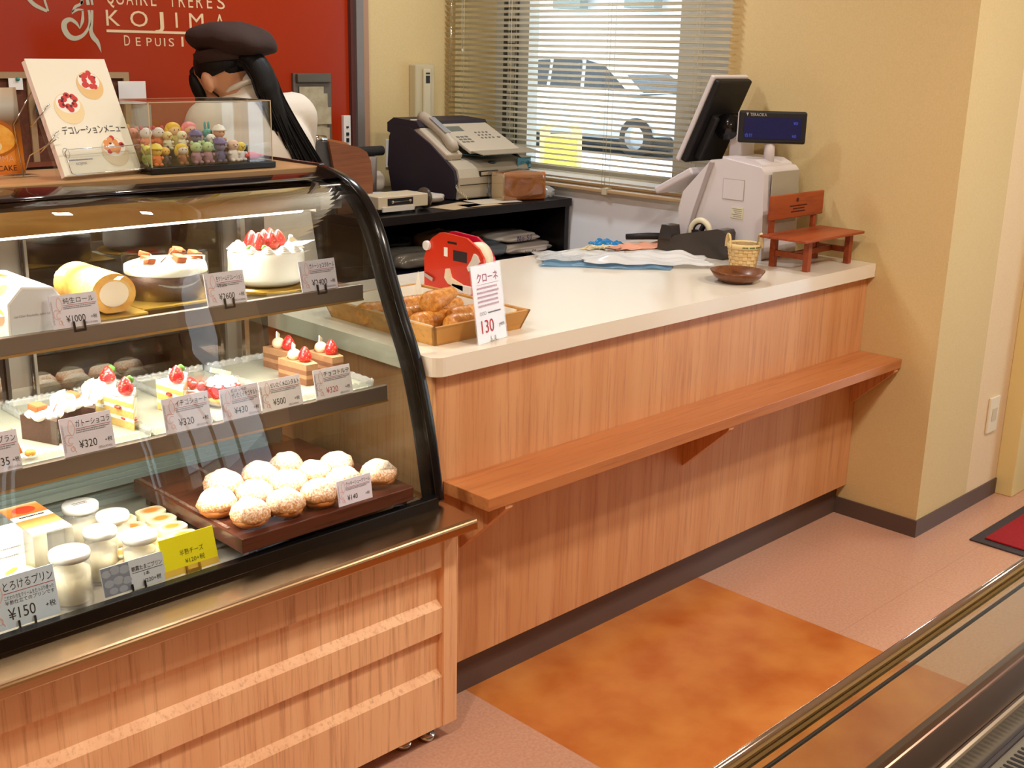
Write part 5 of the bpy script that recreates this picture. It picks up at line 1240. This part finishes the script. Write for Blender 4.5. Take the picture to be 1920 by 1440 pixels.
# bowl
solo('wooden_bowl', MB().lathe([(0,.004),(.035,.004),(.060,.016),(.075,.034),(.079,.034),(.066,.014),(.042,.0),(0,.0)], 44), wood('olive_wood', '#6a3a1c', '#8a5228', '#3c1e0e', .3, (1,.3,1), 30, coat=.3), 'shallow dark-grained wooden bowl at the front of the worktop', 'bowl', (1.218, .078, CZ))
# miniature bench
bn = thing('miniature_bench', 'miniature reddish wooden bench with an engraved backrest', 'bench', (1.64, .10, CZ))
CW = wood('cherry_wood', '#a04a22', '#8c3c1a', '#6e2c12', .4, (.1,1,1), 30)
build('seat', MB().box((1.455, .006, .966), (1.800, .168, .974)), CW, bn, world=True, bevel=.002)
for x in (1.515, 1.755):
    for y in (.030, .150): build('leg', MB().box((x, y, CZ), (x+.020, y+.018, .966)), CW, bn, world=True, bevel=.001)
    build('side_rail', MB().box((x+.004, .048, .905), (x+.016, .150, .922)), CW, bn, world=True)
    build('back_post', MB().box((x, .1685, .955), (x+.018, .180, 1.02)), CW, bn, world=True)
build('long_rail', MB().box((1.535, .094, .905), (1.755, .104, .922)), CW, bn, world=True)
br = build('backrest', MB().box((1.495, .162, 1.012), (1.800, .172, 1.088)), CW, bn, world=True, bevel=.003)
q = MB(); q.add(disc_pts(1.642, 1.068, .007, .007, 14, .1612), [tuple(range(14))], 0)
for k, (a, b) in enumerate(((1.60,1.70),(1.62,1.685),(1.61,1.69))): 
    d_ = MB(); dashes(d_, a, b, 1.048-k*.009, .004, k); q.merge(d_, Matrix.Translation((0, .1614, 0)))
build('engraving', q, mat('burnt_mark', '#4a1c0c', .8), br, world=True)
# cash register
rg = thing('cash_register', 'white point-of-sale cash register with tilted black screen', 'cash register', (1.66, .40, CZ))
PW_ = mat('register_white', '#d9d2d4', .35); PG = mat('register_grey', '#a79a98', .4)
prf = [(.235,CZ),(.555,CZ),(.575,1.0),(.560,1.06),(.455,1.172),(.400,1.180),(.262,1.162),(.248,1.148)]
bd_ = build('body', MB().prism(prf, 'x', 1.575, 1.775), PW_, rg, world=True, bevel=.008, seg=3)
build('trim_strip', MB().prism([(.530,CZ),(.545,CZ),(.510,1.0),(.455,1.165),(.440,1.165),(.495,1.0)], 'x', 1.568, 1.576), PG, bd_, world=True)
build('side_hatch', MB().box((1.5735,.318,1.052),(1.5748,.400,1.118)), mat('hatch_line', '#a89c98', .5), bd_, world=True); build('hatch_cover', MB().box((1.573,.3195,1.0535),(1.5745,.3985,1.1165)), PW_, bd_, world=True)
sk = build('rating_sticker', MB().box((1.573,.316,.995),(1.5747,.362,1.030)), mat('sticker_cream', '#ded8b8', .6), bd_, world=True)
q = MB()
for k in range(5): q.box((1.5724,.320,1.024-k*.006),(1.5732,.358-.006*(k % 3),1.0255-k*.006))
build('small_print', q, GRY, sk, world=True)
build('rear_window', MB().box((1.600,.2325,.985),(1.755,.236,1.150)), mat('smoky_panel', '#a7a08e', .2), bd_, world=True, bevel=.002)
build('top_cap', MB().prism([(.265,1.158),(.42,1.176),(.42,1.186),(.30,1.184),(.268,1.170)], 'x', 1.59, 1.76), PW_, bd_, world=True, bevel=.004)
nk = build('screen_neck', MB().box((1.66,.40,1.17),(1.74,.45,1.27)), PW_, rg, world=True, bevel=.008)
Mm = Matrix.Translation((1.66, .535, 1.295)) @ Euler((.425, 0, 0)).to_matrix().to_4x4()
# screen: thin white bezel towards the operator, black back towards the customer
scn = build('screen_bezel', MB().box((-.065,.004,-.155),(.13,.020,.150),0,Mm), PW_, rg, world=True, bevel=.004)
build('screen_back', MB().box((-.061,-.020,-.150),(.126,.0042,.146),0,Mm).box((-.03,-.052,-.13),(.10,-.018,.03),0,Mm), BLACKM, scn, world=True, bevel=.008)
build('display_glass', MB().box((-.05,.0202,-.14),(.115,.0215,.135),0,Mm), mat('screen_glass', '#12161c', .1), scn, world=True)
build('hinge_hub', MB().cyl((1.64,.455,1.275),(1.76,.455,1.275),.042,24), BLACK, rg, world=True)
kp = build('keypad', MB().box((-.03,-.085,-.012),(.12,.085,.012),0,Matrix.Translation((1.61,.610,1.090)) @ Euler((-.50,0,0)).to_matrix().to_4x4()), PW_, rg, world=True, bevel=.006)
q = MB()
for i in range(4):
    for j in range(5): q.box((-.018+i*.03,-.070+j*.028,.012),(.004+i*.03,-.050+j*.028,.0155),0,Matrix.Translation((1.61,.610,1.090)) @ Euler((-.50,0,0)).to_matrix().to_4x4())
build('keys', q, mat('key_grey', '#6a6468', .5), kp, world=True)
ds = thing('customer_display', 'black customer price display on a white pole beside the register screen', 'display', (1.665, .295, 1.166))
build('pole', MB().cyl((1.665,.295,1.166),(1.665,.295,1.262),.017,20), PW_, ds, world=True)
Md = Matrix.Translation((1.655, .285, 1.283)) @ Euler((.0, 0, -.93)).to_matrix().to_4x4()
hs = build('housing', MB().box((-.105,-.010,-.050),(.105,.020,.050),0,Md), BLACKM, ds, world=True, bevel=.006)
build('rear_shell', MB().box((-.108,.012,-.046),(.085,.030,.046),0,Md), PW_, hs, world=True, bevel=.004)
sc2 = build('screen', MB().box((-.088,-.0112,-.036),(.090,-.0100,.030),0,Md), mat('vfd_blue', '#0c1030', .35, emit='#101a60', estr=.25), hs, world=True)
q = MB(); q.merge(text_mb('TERAOKA', .014, maxw=.052), Md @ Matrix.Translation((-.072,-.0118,.034)))
q.merge(MB().add([(-.084,0,.044),(-.077,0,.044),(-.080,0,.034)],[(0,1,2)],0), Md @ Matrix.Translation((0,-.0118,0))); build('brand_lettering', q, mat('silver_print', '#b9b4ac', .4), hs, world=True)
q = MB()
for t, x, z in (('¥0', .064, .010), ('合計', -.085, -.030), ('¥0', .062, -.030)): q.merge(text_mb(t, .013, maxw=.04), Md @ Matrix.Translation((x, -.0120, z)))
build('lit_figures', q, mat('vfd_glow', '#3a4a90', .4, emit='#3850c0', estr=.5), sc2, world=True)
# ================================================================== black shelf unit at the rear wall
UZ = .945
un = thing('shelf_unit', 'open black shelf unit below the fax machine', 'shelf unit', (1.3, 1.66, 0))
UX0, UX1, UY0, UY1 = .80, 1.822, 1.30, 2.02
BU = mat('black_laminate', '#120f11', .3)
build('top', MB().box((UX0, UY0-.01, UZ-.03), (UX1+.006, UY1, UZ)), BU, un, world=True, bevel=.002)
build('side', MB().box((UX1-.022, UY0, 0), (UX1, UY1, UZ-.03)), BU, un, world=True); build('side', MB().box((UX0, UY0, 0), (UX0+.022, UY1, UZ-.03)), BU, un, world=True)
for z in (.735, .42, .10): build('shelf_board', MB().box((UX0+.022, UY0+.01, z-.045), (UX1-.022, UY1-.01, z)), mat('navy_laminate', '#131120', .3), un, world=True)
build('back', MB().box((UX0+.022, UY1-.012, .05), (UX1-.022, UY1, UZ-.03)), BU, un, world=True)
def lump(name, label, cat, loc, size, m, seed, rz=0, group=None, n=3):
    """soft folded pouch"""
    rn = random.Random(seed); ph = [rn.uniform(0, 6) for _ in range(6)]
    def fn(p):
        k = 1+.10*math.sin(5*p.x+ph[0])*math.cos(4*p.y+ph[1])+.05*math.sin(11*p.y+ph[2]+3*p.z)
        sx = math.copysign(abs(p.x)**.55, p.x); sy = math.copysign(abs(p.y)**.55, p.y)
        return Vector((sx*k, sy*k, (p.z*k if p.z > 0 else p.z*.9)))
    q = MB().ell((0, 0, size[2]), size, 40, 20, fn=fn)
    zm = min(v[2] for v in q.v); q.v = [(a, b, c-zm) for a, b, c in q.v]
    return solo(name, q, m, label, cat, loc, rz, group)
BAGW = mat('bag_white', '#d9d2cc', .35, bump=.4, bscale=40)
SZ2 = .7355
a = lump('bag_pack', 'thick folded pack of white carrier bags, lower of the two on the black shelf', 'bag pack', (1.66, 1.44, SZ2), (.140,.12,.020), BAGW, 3, 0, 'packs of white carrier bags')
b = lump('bag_pack', 'folded pack of white carrier bags lying on the lower pack', 'bag pack', (1.64, 1.47, SZ2+.042), (.115,.11,.018), BAGW, 5, 0, 'packs of white carrier bags')
q = text_mb('No 50', .030, maxw=.085, spacing=1.1); q.v = [(v[0]+v[2]*.25, v[1], v[2]) for v in q.v]
o = build('printed_number', q, mat('violet_print', '#3a2a8a', .6), b); o.location = (-.05, -.116, .010); o.rotation_euler = (-.15, 0, 0)
q = text_mb('No 50', .024, maxw=.085); q.v = [(v[0]+v[2]*.25, v[1], v[2]) for v in q.v]; o = build('printed_number', q, INK, a); o.location = (-.07, -.1275, .006); o.rotation_euler = (.1, 0, 0)
lump('film_roll_pack', 'clear plastic pack with blue contents beside the white bag packs', 'bag pack', (1.455, 1.40, SZ2), (.055,.085,.035), mat('crinkle_dark', '#56606a', .2, bump=.9, bscale=70, spec=.8), 8)
lump('kraft_paper_pack', 'beige paper bag folded open behind the blue plastic pack', 'bag pack', (1.38, 1.58, SZ2), (.08,.08,.045), mat('kraft_beige', '#c9a680', .8), 9)
lump('dark_film_pack', 'dark glossy folded film lying behind the white bag packs', 'bag pack', (1.60, 1.71, SZ2), (.12,.09,.048), mat('dark_film', '#2a2c3c', .2, spec=.7), 10)
lump('clear_bag_pack', 'grey clear-plastic pack behind the display case frame', 'bag pack', (1.10, 1.42, SZ2), (.11,.09,.034), mat('crinkle_grey', '#85827a', .2, bump=.9, bscale=60, spec=.7), 13)
lump('dark_box_pack', 'dark grey flat pack leaning inside the black shelf', 'bag pack', (1.16, 1.66, SZ2), (.10,.10,.045), mat('pack_dark', '#24242a', .4), 14)

# fax machine
fx = thing('fax_machine', 'grey and charcoal fax machine with corded handset', 'fax machine', (1.565, 1.67, UZ))
FG = mat('fax_grey', '#b3a894', .4); FD = mat('fax_charcoal', '#2b2630', .5); FLT = mat('fax_light', '#bfb3a0', .4)
X0, X1 = 1.40, 1.775
side = [(1.500,UZ+.004),(1.488,1.02),(1.500,1.058),(1.545,1.090),(1.64,1.15),(1.76,1.205),(1.86,1.205),(1.885,1.16),(1.895,1.05),(1.87,UZ+.004)]
build('side_panel', MB().prism(side, 'x', X0-.014, X0), FD, fx, world=True, bevel=.003)
build('side_panel', MB().prism(side, 'x', X1, X1+.012), FD, fx, world=True, bevel=.003)
front = [(1.485,UZ+.004),(1.480,1.03),(1.492,1.062),(1.535,1.088),(1.62,1.10),(1.86,1.19),(1.88,1.15),(1.88,UZ+.004)]
bd_ = build('body', MB().prism(front, 'x', X0, X1), FG, fx, world=True, bevel=.006)
build('drawer_line', MB().box((X0+.005,1.4795,1.002),(X1-.004,1.486,1.0045)), BLACKM, bd_, world=True)
build('window_slot', MB().box((1.505,1.476,1.032),(1.60,1.484,1.052)), BLACKM, bd_, world=True); build('slot_cover', MB().box((1.509,1.475,1.036),(1.596,1.4835,1.049)), FLT, bd_, world=True)
build('finger_notch', MB().box((1.545,1.476,.965),(1.59,1.484,.985)), mat('fax_blue_grey', '#8a8e98', .4), bd_, world=True)
q = MB().ell((1.605,1.515,1.078),(.022,.012,.007),14,6); build('round_badge', q, mat('badge_dark', '#2c3234', .3), bd_, world=True)
Mp = Matrix.Translation((1.60, 1.60, 1.158)) @ Euler((.42, 0, 0)).to_matrix().to_4x4()
cp_ = build('control_panel', MB().box((-.115,-.095,-.006),(.15,.13,.008),0,Mp), FLT, fx, world=True, bevel=.004)
q = MB()
for i in range(4):
    for j in range(3): q.ell((.025+.020*i,-.0+.022*j,.009),(.006,.006,.002),8,4,M=Mp)
for j in range(3):
    for i in range(3): q.box((-.10+.022*i,-.03+.02*j,.008),(-.085+.022*i,-.02+.02*j,.0095),0,Mp)
q.ell((.115,.0,.009),(.010,.006,.002),10,4,M=Mp); build('keys', q, mat('fax_keys', '#6f6a64', .5), cp_, world=True)
build('display', MB().box((-.09,.06,.008),(-.02,.10,.0092),0,Mp), mat('lcd_grey', '#6b7068', .3), cp_, world=True)
tr = build('paper_tray', MB().box((-.11,-.10,0),(.20,.02,.003),0,Matrix.Translation((1.60,1.545,1.128)) @ Euler((.14,0,.0)).to_matrix().to_4x4()), mat('tray_tan', '#9c917e', .5), fx, world=True)
solo('blue_sheet', MB().box((-.09,-.06,0),(.09,.06,.0015)), mat('sheet_blue', '#4a7c8c', .7), 'blue-green sheet of paper lying in the fax output slot', 'paper', (1.60, 1.545, 1.1075), .1)
build('top_lid', MB().prism([(1.70,1.205),(1.72,1.228),(1.86,1.236),(1.90,1.215),(1.90,1.18),(1.86,1.17)], 'x', X0-.01, X1-.02), FD, fx, world=True, bevel=.006)
Mh = Matrix.Translation((1.435, 1.665, 1.170)) @ Euler((.50, 0, 0)).to_matrix().to_4x4()
cr_ = build('handset_cradle', MB().box((-.042,-.135,-.020),(.040,.120,.010),0,Mh), FLT, fx, world=True, bevel=.006)
hs_ = build('handset', MB().tube([(0,-.125,.022),(0,-.10,.030),(0,-.04,.040),(0,.03,.040),(0,.085,.032),(0,.11,.024)], [.020,.026,.020,.020,.026,.020], 12, flat=.8, M=Mh), FG, fx, world=True)
build('handset_inlay', MB().box((-.014,-.06,.056),(.014,.05,.060),0,Mh), mat('inlay_grey', '#8d8f92', .4), hs_, world=True, bevel=.003)
co = []; A = Vector((1.425,1.555,1.105)); B_ = Vector((1.385,1.47,.985)); C_ = Vector((1.43,1.465,.955))
for seg_, (p, q_) in enumerate(((A, B_), (B_, C_))):
    n = 90 if seg_ == 0 else 50
    for k in range(n):
        t = k/n; c = p.lerp(q_, t) + Vector((0,0,-.02*math.sin(t*PI) if seg_ == 0 else 0)); a = t*n*.75
        co.append(c+Vector((.0055*math.cos(a), .002*math.cos(a), .0055*math.sin(a))))
build('coiled_cord', MB().tube(co, .0014, 5), mat('cord_beige', '#c2b294', .5), fx, world=True)
# bread loaf in a bag
ld = thing('bread_loaf', 'square white bread loaf with brown crust in a clear bag on the black unit', 'bread', (1.625, 1.392, UZ+.001), math.radians(-14))
def loafp(s): return [(-.048*s,0),(.048*s,0),(.052*s,.02),(.050*s,.06),(.052*s,.096),(.044*s,.106),(0,.103),(-.044*s,.106),(-.052*s,.096),(-.050*s,.06),(-.052*s,.02)]
q = MB().prism(loafp(1), 'x', -.088, .094); build('crust', q, mat('loaf_crust', '#a5602c', .7, var='#b46c34', scale=40, bump=.4, bscale=200), ld, bevel=.006)
q = MB().prism([(a*.93, .003+b*.95) for a, b in loafp(1)], 'x', -.0895, -.0875); build('crumb', q, mat('loaf_crumb', '#e0c294', .9, bump=.5, bscale=200), ld)
q = MB()
def bagfn(u, v):
    a = 2*PI*u; x = -.100+.215*v; r_ = 1+.05*math.sin(a*3+v*7); k = 1.0 if v < .85 else lerp(1, .35, (v-.85)/.15)
    ca, sa = math.cos(a), math.sin(a); return (x, .058*k*r_*math.copysign(abs(ca)**.4, ca), max(.0008, .055+.056*k*r_*math.copysign(abs(sa)**.4, sa)))
q.grid(bagfn, 40, 16); q.add([bagfn(i/40, 0) for i in range(40)], [tuple(range(40))], 0); build('clear_bag', q, glass('bag_clear', (.97,.97,.96), rough=.08, base=.08), ld, solid=.0004)
q = MB().ell((.135,.0,.022),(.030,.03,.022),14,8,fn=lambda p: p*(1+.25*math.sin(7*p.x+9*p.z))); build('bag_end', q, film('bag_end_film', white=.35, rough=.08), ld)
tg_ = solo('name_tag', MB().box((-.048,-.0008,0),(.048,.0008,.045)), mat('tag_teal', '#3f7f92', .6), 'small teal tag with dark writing stuck up behind the bread loaf', 'tag', (1.765, 1.50, 1.045), .2)
build('tag_stick', MB().cyl((-.02,.002,-.098),(-.02,.002,.01),.002,6), WHITE, tg_)
q = text_mb('パン用', .026, maxw=.07); o = build('handwriting', q, INK, tg_); o.location = (-.035, -.0012, .012)
def paper(label, loc, w, d, rz, m): return solo('paper_sheet', MB().box((-w/2,-d/2,0),(w/2,d/2,.0012)), m, label, 'paper', loc, rz, 'papers on the black unit')
TP = mat('tan_sheet', '#b39c7c', .8)
paper('tan sheet of paper under the front of the fax machine', (1.29, 1.37, UZ+.0008), .20, .11, .25, TP)
paper('pale sheet of paper between the bread loaf and the fax machine', (1.49, 1.39, UZ+.0022), .19, .12, -.15, mat('pale_sheet', '#c2b6a0', .8))
paper('long cream sheet hanging at the edge beside the bread loaf', (1.38, 1.345, UZ+.0008), .16, .07, -.1, mat('cream_sheet', '#bfa988', .8))
lump('paper_bundle', 'loose bundle of crumpled white bags beside the label device', 'bag pack', (1.235, 1.52, UZ+.001), (.085,.07,.020), mat('bundle_white', '#b9b2a8', .5, bump=.5, bscale=50), 21)
lump('towel', 'folded white and blue towel behind the label device', 'towel', (1.062, 1.528, UZ+.001), (.080,.045,.026), mat('towel_white', '#b5b4b4', .9, var='#8fa3b4', scale=14), 22)
lump('white_bag', 'upright white paper pouch standing beside the wall outlet', 'pouch', (1.28, 1.86, UZ+.001), (.05,.04,.045), mat('pouch_white', '#b7aa98', .7), 24)
# label device with black slot
lv = thing('label_device', 'cream metering device with a black slot on its front', 'device', (1.03, 1.40, UZ))
CD = mat('device_cream', '#c9bba0', .4)
bd_ = build('body', MB().box((.905,1.345,UZ+.018),(1.128,1.46,UZ+.062)), CD, lv, world=True, bevel=.003)
build('sliding_scale', MB().box((.92,1.338,UZ+.010),(1.06,1.345,UZ+.026)), mat('device_white', '#cfcac0', .4), bd_, world=True)
build('black_slot', MB().box((.945,1.343,UZ+.030),(1.058,1.3455,UZ+.054)), BLACKM, bd_, world=True)
build('slot_bolt', MB().cyl((.965,1.341,UZ+.042),(.965,1.345,UZ+.042),.005,10).cyl((1.045,1.341,UZ+.042),(1.045,1.345,UZ+.042),.005,10).box((.965,1.342,UZ+.041),(1.045,1.3445,UZ+.043)), CHROME, bd_, world=True)
for x in (.93, 1.10): build('foot', MB().cyl((x,1.39,UZ),(x,1.39,UZ+.018),.006,10), CHROME, lv, world=True)
build('clear_disc', MB().cyl((1.152,1.40,UZ+.038),(1.164,1.40,UZ+.038),.037,28), mat('smoke_disc', '#4a4038', .15), lv, world=True)
build('disc_axle', MB().cyl((1.126,1.40,UZ+.038),(1.154,1.40,UZ+.038),.006,10), CHROME, lv, world=True)
# slicer with brown curved guard
sl = thing('bread_slicer', 'bread slicer with a brown striped guard panel and grey metal head', 'bread slicer', (.88, 1.52, UZ))
pts = [(.808,UZ),(.957,UZ),(.960,1.06),(.952,1.12),(.935,1.152),(.90,1.170),(.775,1.195),(.785,1.15),(.805,1.05)]
build('guard_panel', MB().prism(pts, 'y', 1.445, 1.457), wood('guard_brown', '#7c4a30', '#8a5436', '#6a3c26', .5, (.1,1,3), 60), sl, world=True, bevel=.002)
build('guard_panel', MB().prism([(a+.05, b+.005) for a, b in pts if b > UZ+.01]+[(1.0, UZ)], 'y', 1.59, 1.60), mat('guard_back', '#a8683a', .5), sl, world=True)
build('metal_head', MB().prism([(.738,UZ),(.805,UZ),(.80,1.10),(.785,1.19),(.738,1.195),(.728,1.15)], 'y', 1.462, 1.56), mat('slicer_grey', '#5f5f60', .35, .6), sl, world=True, bevel=.006)
build('clamp', MB().cyl((.735,1.50,1.20),(.80,1.50,1.195),.014,12), CHROME, sl, world=True)
cn_ = thing('metal_canister', 'grey canister with a black bar across its top behind the brown guard', 'canister', (1.09, 1.66, UZ))
build('can', MB().lathe([(0,0),(.042,0),(.046,.165),(.044,.168),(0,.168)], 26), mat('can_grey', '#8b8078', .4, .3), cn_)
build('bar_handle', MB().cyl((-.09,0,.186),(.085,0,.186),.018,16), BLACKM, cn_, bevel=.004)

# ================================================================== the shop assistant
PX, PY = .44, 1.40
ps_ = thing('person', 'person in a brown beret and white jacket with a long black ponytail, seen from behind', 'person', (PX, PY, 0))
SKIN = mat('skin', '#c08a66', .5, sss=.1)
def caps(mb, a, b, r0, r1, n=10):
    a = Vector(a); b = Vector(b)
    mb.tube([a.lerp(b, i/6) for i in range(7)], [lerp(r0, r1, i/6) for i in range(7)], n)
    mb.ell(a, r0, n, 7); mb.ell(b, r1, n, 7)
def remesh(o, vox, smooth=4, fac=.5):
    m = o.modifiers.new('remesh', 'REMESH'); m.mode = 'VOXEL'; m.voxel_size = vox; m.use_smooth_shade = True
    s = o.modifiers.new('smooth', 'SMOOTH'); s.iterations = smooth; s.factor = fac
HM_ = Matrix.Translation((-.055, .055, 1.418)) @ Euler((-.42, -.10, .30)).to_matrix().to_4x4()     # head frame: y = where the face looks
def H(x, y, z): return HM_ @ Vector((x, y, z))
q = MB()
q.ell((0,0,0), (.074,.090,.098), 24, 16, M=HM_)                               # skull
q.ell((0,.030,-.055), (.058,.062,.062), 20, 12, M=HM_)                        # face and jaw
q.ell((0,.092,-.040), (.011,.016,.016), 10, 7, M=HM_); q.ell((0,.090,-.022), (.008,.010,.022), 10, 7, M=HM_)   # nose
q.ell((0,.083,-.072), (.022,.010,.008), 10, 6, M=HM_); q.ell((0,.076,-.103), (.018,.016,.014), 10, 6, M=HM_)   # lips, chin
q.ell((0,.078,.010), (.050,.014,.012), 12, 6, M=HM_)                          # brow
for s in (-1, 1): q.ell((s*.081,-.002,-.026), (.011,.021,.034), 12, 9, M=HM_); q.ell((s*.03,.078,-.012), (.013,.010,.008), 10, 6, M=HM_)
caps(q, H(0,-.030,-.060), (.0,-.010,1.31), .048, .054)
caps(q, (.0,.0,1.26), (.02,-.02,1.02), .115, .125, 16); caps(q, (-.12,.0,1.28), (.15,.0,1.29), .052, .052); caps(q, (.02,-.02,1.02), (.02,-.02,.88), .125, .145, 16)
for s, sh, el, wr in ((-1,(-.14,.0,1.275),(-.165,.08,1.05),(-.09,.27,1.03)), (1,(.175,.0,1.285),(.20,.07,1.05),(.12,.27,1.03))):
    caps(q, sh, el, .046, .036); caps(q, el, wr, .037, .024)
    w = Vector(wr); d = Vector((.10 if s < 0 else -.06, .95, -.18)).normalized(); sd = Vector((1,0,0))
    palm = w+d*.045; q.ell(palm, (.038,.045,.016), 12, 8)
    for k, ln in enumerate((.058,.066,.062,.050)):
        b0 = w+d*.080+sd*(-.027+.018*k); m1 = b0+d*ln*.5+Vector((0,0,-.006)); m2 = m1+(d*.8+Vector((0,0,-.6)))*ln*.5
        caps(q, b0, m1, .0092, .0088, 8); caps(q, m1, m2, .0088, .0078, 8)
    t0 = w+d*.035+sd*(.030*-s); t1 = t0+d*.030+sd*(.020*-s); caps(q, t0, t1, .011, .010, 8); caps(q, t1, t1+d*.026+Vector((0,0,-.008)), .010, .0085, 8)
for s in (-1, 1):
    caps(q, (.02+s*.085,-.02,.86), (.02+s*.09,.0,.46), .085, .055, 12); caps(q, (.02+s*.09,.0,.46), (.02+s*.09,-.03,.09), .052, .036, 12); caps(q, (.02+s*.09,-.04,.045), (.02+s*.095,.10,.032), .040, .030, 10)
o = build('body', q, SKIN, ps_); remesh(o, .0065, 3)
# white jacket
q = MB()
caps(q, (.0,-.005,1.25), (.02,-.03,1.00), .125, .150, 18); caps(q, (-.14,-.004,1.278), (.165,-.004,1.290), .066, .070, 14); caps(q, (.02,-.03,1.00), (.02,-.03,.80), .150, .175, 18)
q.ell((.03,-.055,1.17), (.17,.10,.14), 20, 12)
for s, sh, el, wr in ((-1,(-.145,.0,1.27),(-.170,.08,1.05),(-.10,.24,1.03)), (1,(.180,.0,1.28),(.205,.07,1.05),(.13,.24,1.03))):
    caps(q, sh, el, .068, .062, 14); caps(q, el, wr, .060, .045, 14)
caps(q, (-.01,.0,1.31), (.005,-.008,1.365), .078, .062, 16)
JK = mat('jacket_white', '#d9cfc0', .8, bump=.3, bscale=14)
o = build('jacket', q, JK, ps_); remesh(o, .009, 5)
q = MB(); q.tube([(.060*math.cos(t)-.003, -.006+.058*math.sin(t), 1.374-.026*math.sin(t)+.008*math.cos(t)) for t in [k*PI/12 for k in range(24)]], .009, 8, True, flat=2.2); build('collar', q, mat('collar_white', '#d2cabe', .8), o)
q = MB(); caps(q, (.02,-.02,.92), (.02,-.02,.86), .165, .17, 16)
for s in (-1, 1): caps(q, (.02+s*.085,-.02,.86), (.02+s*.09,.0,.46), .098, .075, 12); caps(q, (.02+s*.09,.0,.46), (.02+s*.09,-.03,.10), .073, .062, 12)
o = build('trousers', q, mat('trouser_dark', '#26222a', .8), ps_); remesh(o, .010, 4)
q = MB()
for s in (-1, 1): caps(q, (.02+s*.09,-.05,.040), (.02+s*.095,.12,.034), .043, .036, 12)
q.v = [(a, b, max(c, 0)) for a, b, c in q.v]; build('shoes', q, mat('shoe_black', '#18161a', .5), ps_)
# hair
HAIR = mat('hair_black', '#070404', .55, spec=.3, bump=.8, bscale=90, stretch=(1,1,.06))
q = MB()
q.ell((0,-.012,.018), (.081,.090,.088), 26, 16, M=HM_, fn=lambda p: Vector((p.x, p.y, max(p.z, -.38)))); q.ell((0,-.052,-.010), (.056,.042,.034), 18, 12, M=HM_)
q.ell((-.064,.062,-.022), (.014,.022,.050), 12, 8, M=HM_); q.ell((.070,.048,-.022), (.012,.026,.050), 12, 8, M=HM_); q.ell((0,.070,.032), (.055,.022,.024), 14, 8, M=HM_)
hr = build('hair', q, HAIR, ps_)
def hang(path, r, mb, n=8): mb.tube(path, r, n)
q = MB(); rn = random.Random(4)
root = Vector((-.045,-.015,1.455)); way = [root, Vector((-.018,-.055,1.455)), Vector((-.004,-.088,1.415)), Vector((.006,-.110,1.355)), Vector((.028,-.128,1.29)), Vector((.060,-.138,1.22)), Vector((.104,-.135,1.145))]
cw = curve([tuple(p) for p in way], 6); rad = [lerp(.026,.038,min(1,i/9)) if i < 18 else lerp(.034,.008,(i-18)/(len(cw)-19)) for i in range(len(cw))]
q.tube(cw, rad, 14)
for k in range(170):
    a = rn.uniform(0, 2*PI); rr = rn.uniform(.85, 1.22); ex = rn.uniform(-.03, .045); P = []
    for i, (c, r_) in enumerate(zip(cw, rad)):
        t = i/len(cw); R_ = (.036 if i > 9 else r_)*(1-.25*t); P.append((c[0]+R_*rr*math.cos(a)+ex*t*t, c[1]+R_*rr*.7*math.sin(a), c[2]+R_*.25*math.sin(a)+(-.05*rn.random() if i == len(cw)-1 else 0)))
    q.tube(P, [.0022]*(len(P)-2)+[.0014,.0006], 4)
build('ponytail', q, HAIR, hr)
q = MB(); q.tube(curve([tuple(H(-.072,.022,.0)), tuple(H(-.082,-.005,-.05)), (-.085,.02,1.34), (-.075,-.005,1.295)], 6), .003, 5)
for k in range(10): q.tube(curve([(-.012+.003*k,-.095,1.42), (-.006+.004*k,-.112-.002*k,1.36), (.004+.005*k,-.125,1.29-.006*k)], 5), .0012, 4)
build('loose_strands', q, HAIR, hr)
for s in (-1, 1): pass
q = MB()
for s in (-1, 1): q.ell((s*.030,.0865,-.012), (.009,.004,.004), 10, 6, M=HM_)
build('eyes', q, INK, ps_)
# beret
BR = mat('beret_brown', '#33201a', .9, bump=.4, bscale=150)
BM = Matrix.Translation((-.052, .045, 1.474)) @ Euler((-.16, .05, .3)).to_matrix().to_4x4()
q = MB(); q.lathe([(.080,-.030),(.083,-.030),(.085,.002),(.080,.004)], 36, M=BM, sy=1.10); bt_ = build('beret', q, BR, ps_, solid=.003)
def bfn(p):
    a = math.atan2(p.y, p.x); k = 1+.035*math.sin(3*a+.6)+.025*math.sin(5*a)+.012*math.sin(11*a+1)
    return Vector((p.x*k, p.y*k, p.z*(1 if p.z > 0 else .6)+.07*math.sin(4*p.x+2*p.y)+.05*math.sin(9*p.x-6*p.y)*(1-p.z*p.z)))
q = MB().ell((.0,.0,.0), (.138,.142,.066), 36, 18, fn=bfn, M=Matrix.Translation((-.026,.030,1.503)) @ Euler((.02, .12, 0)).to_matrix().to_4x4()); build('crown', q, BR, bt_)
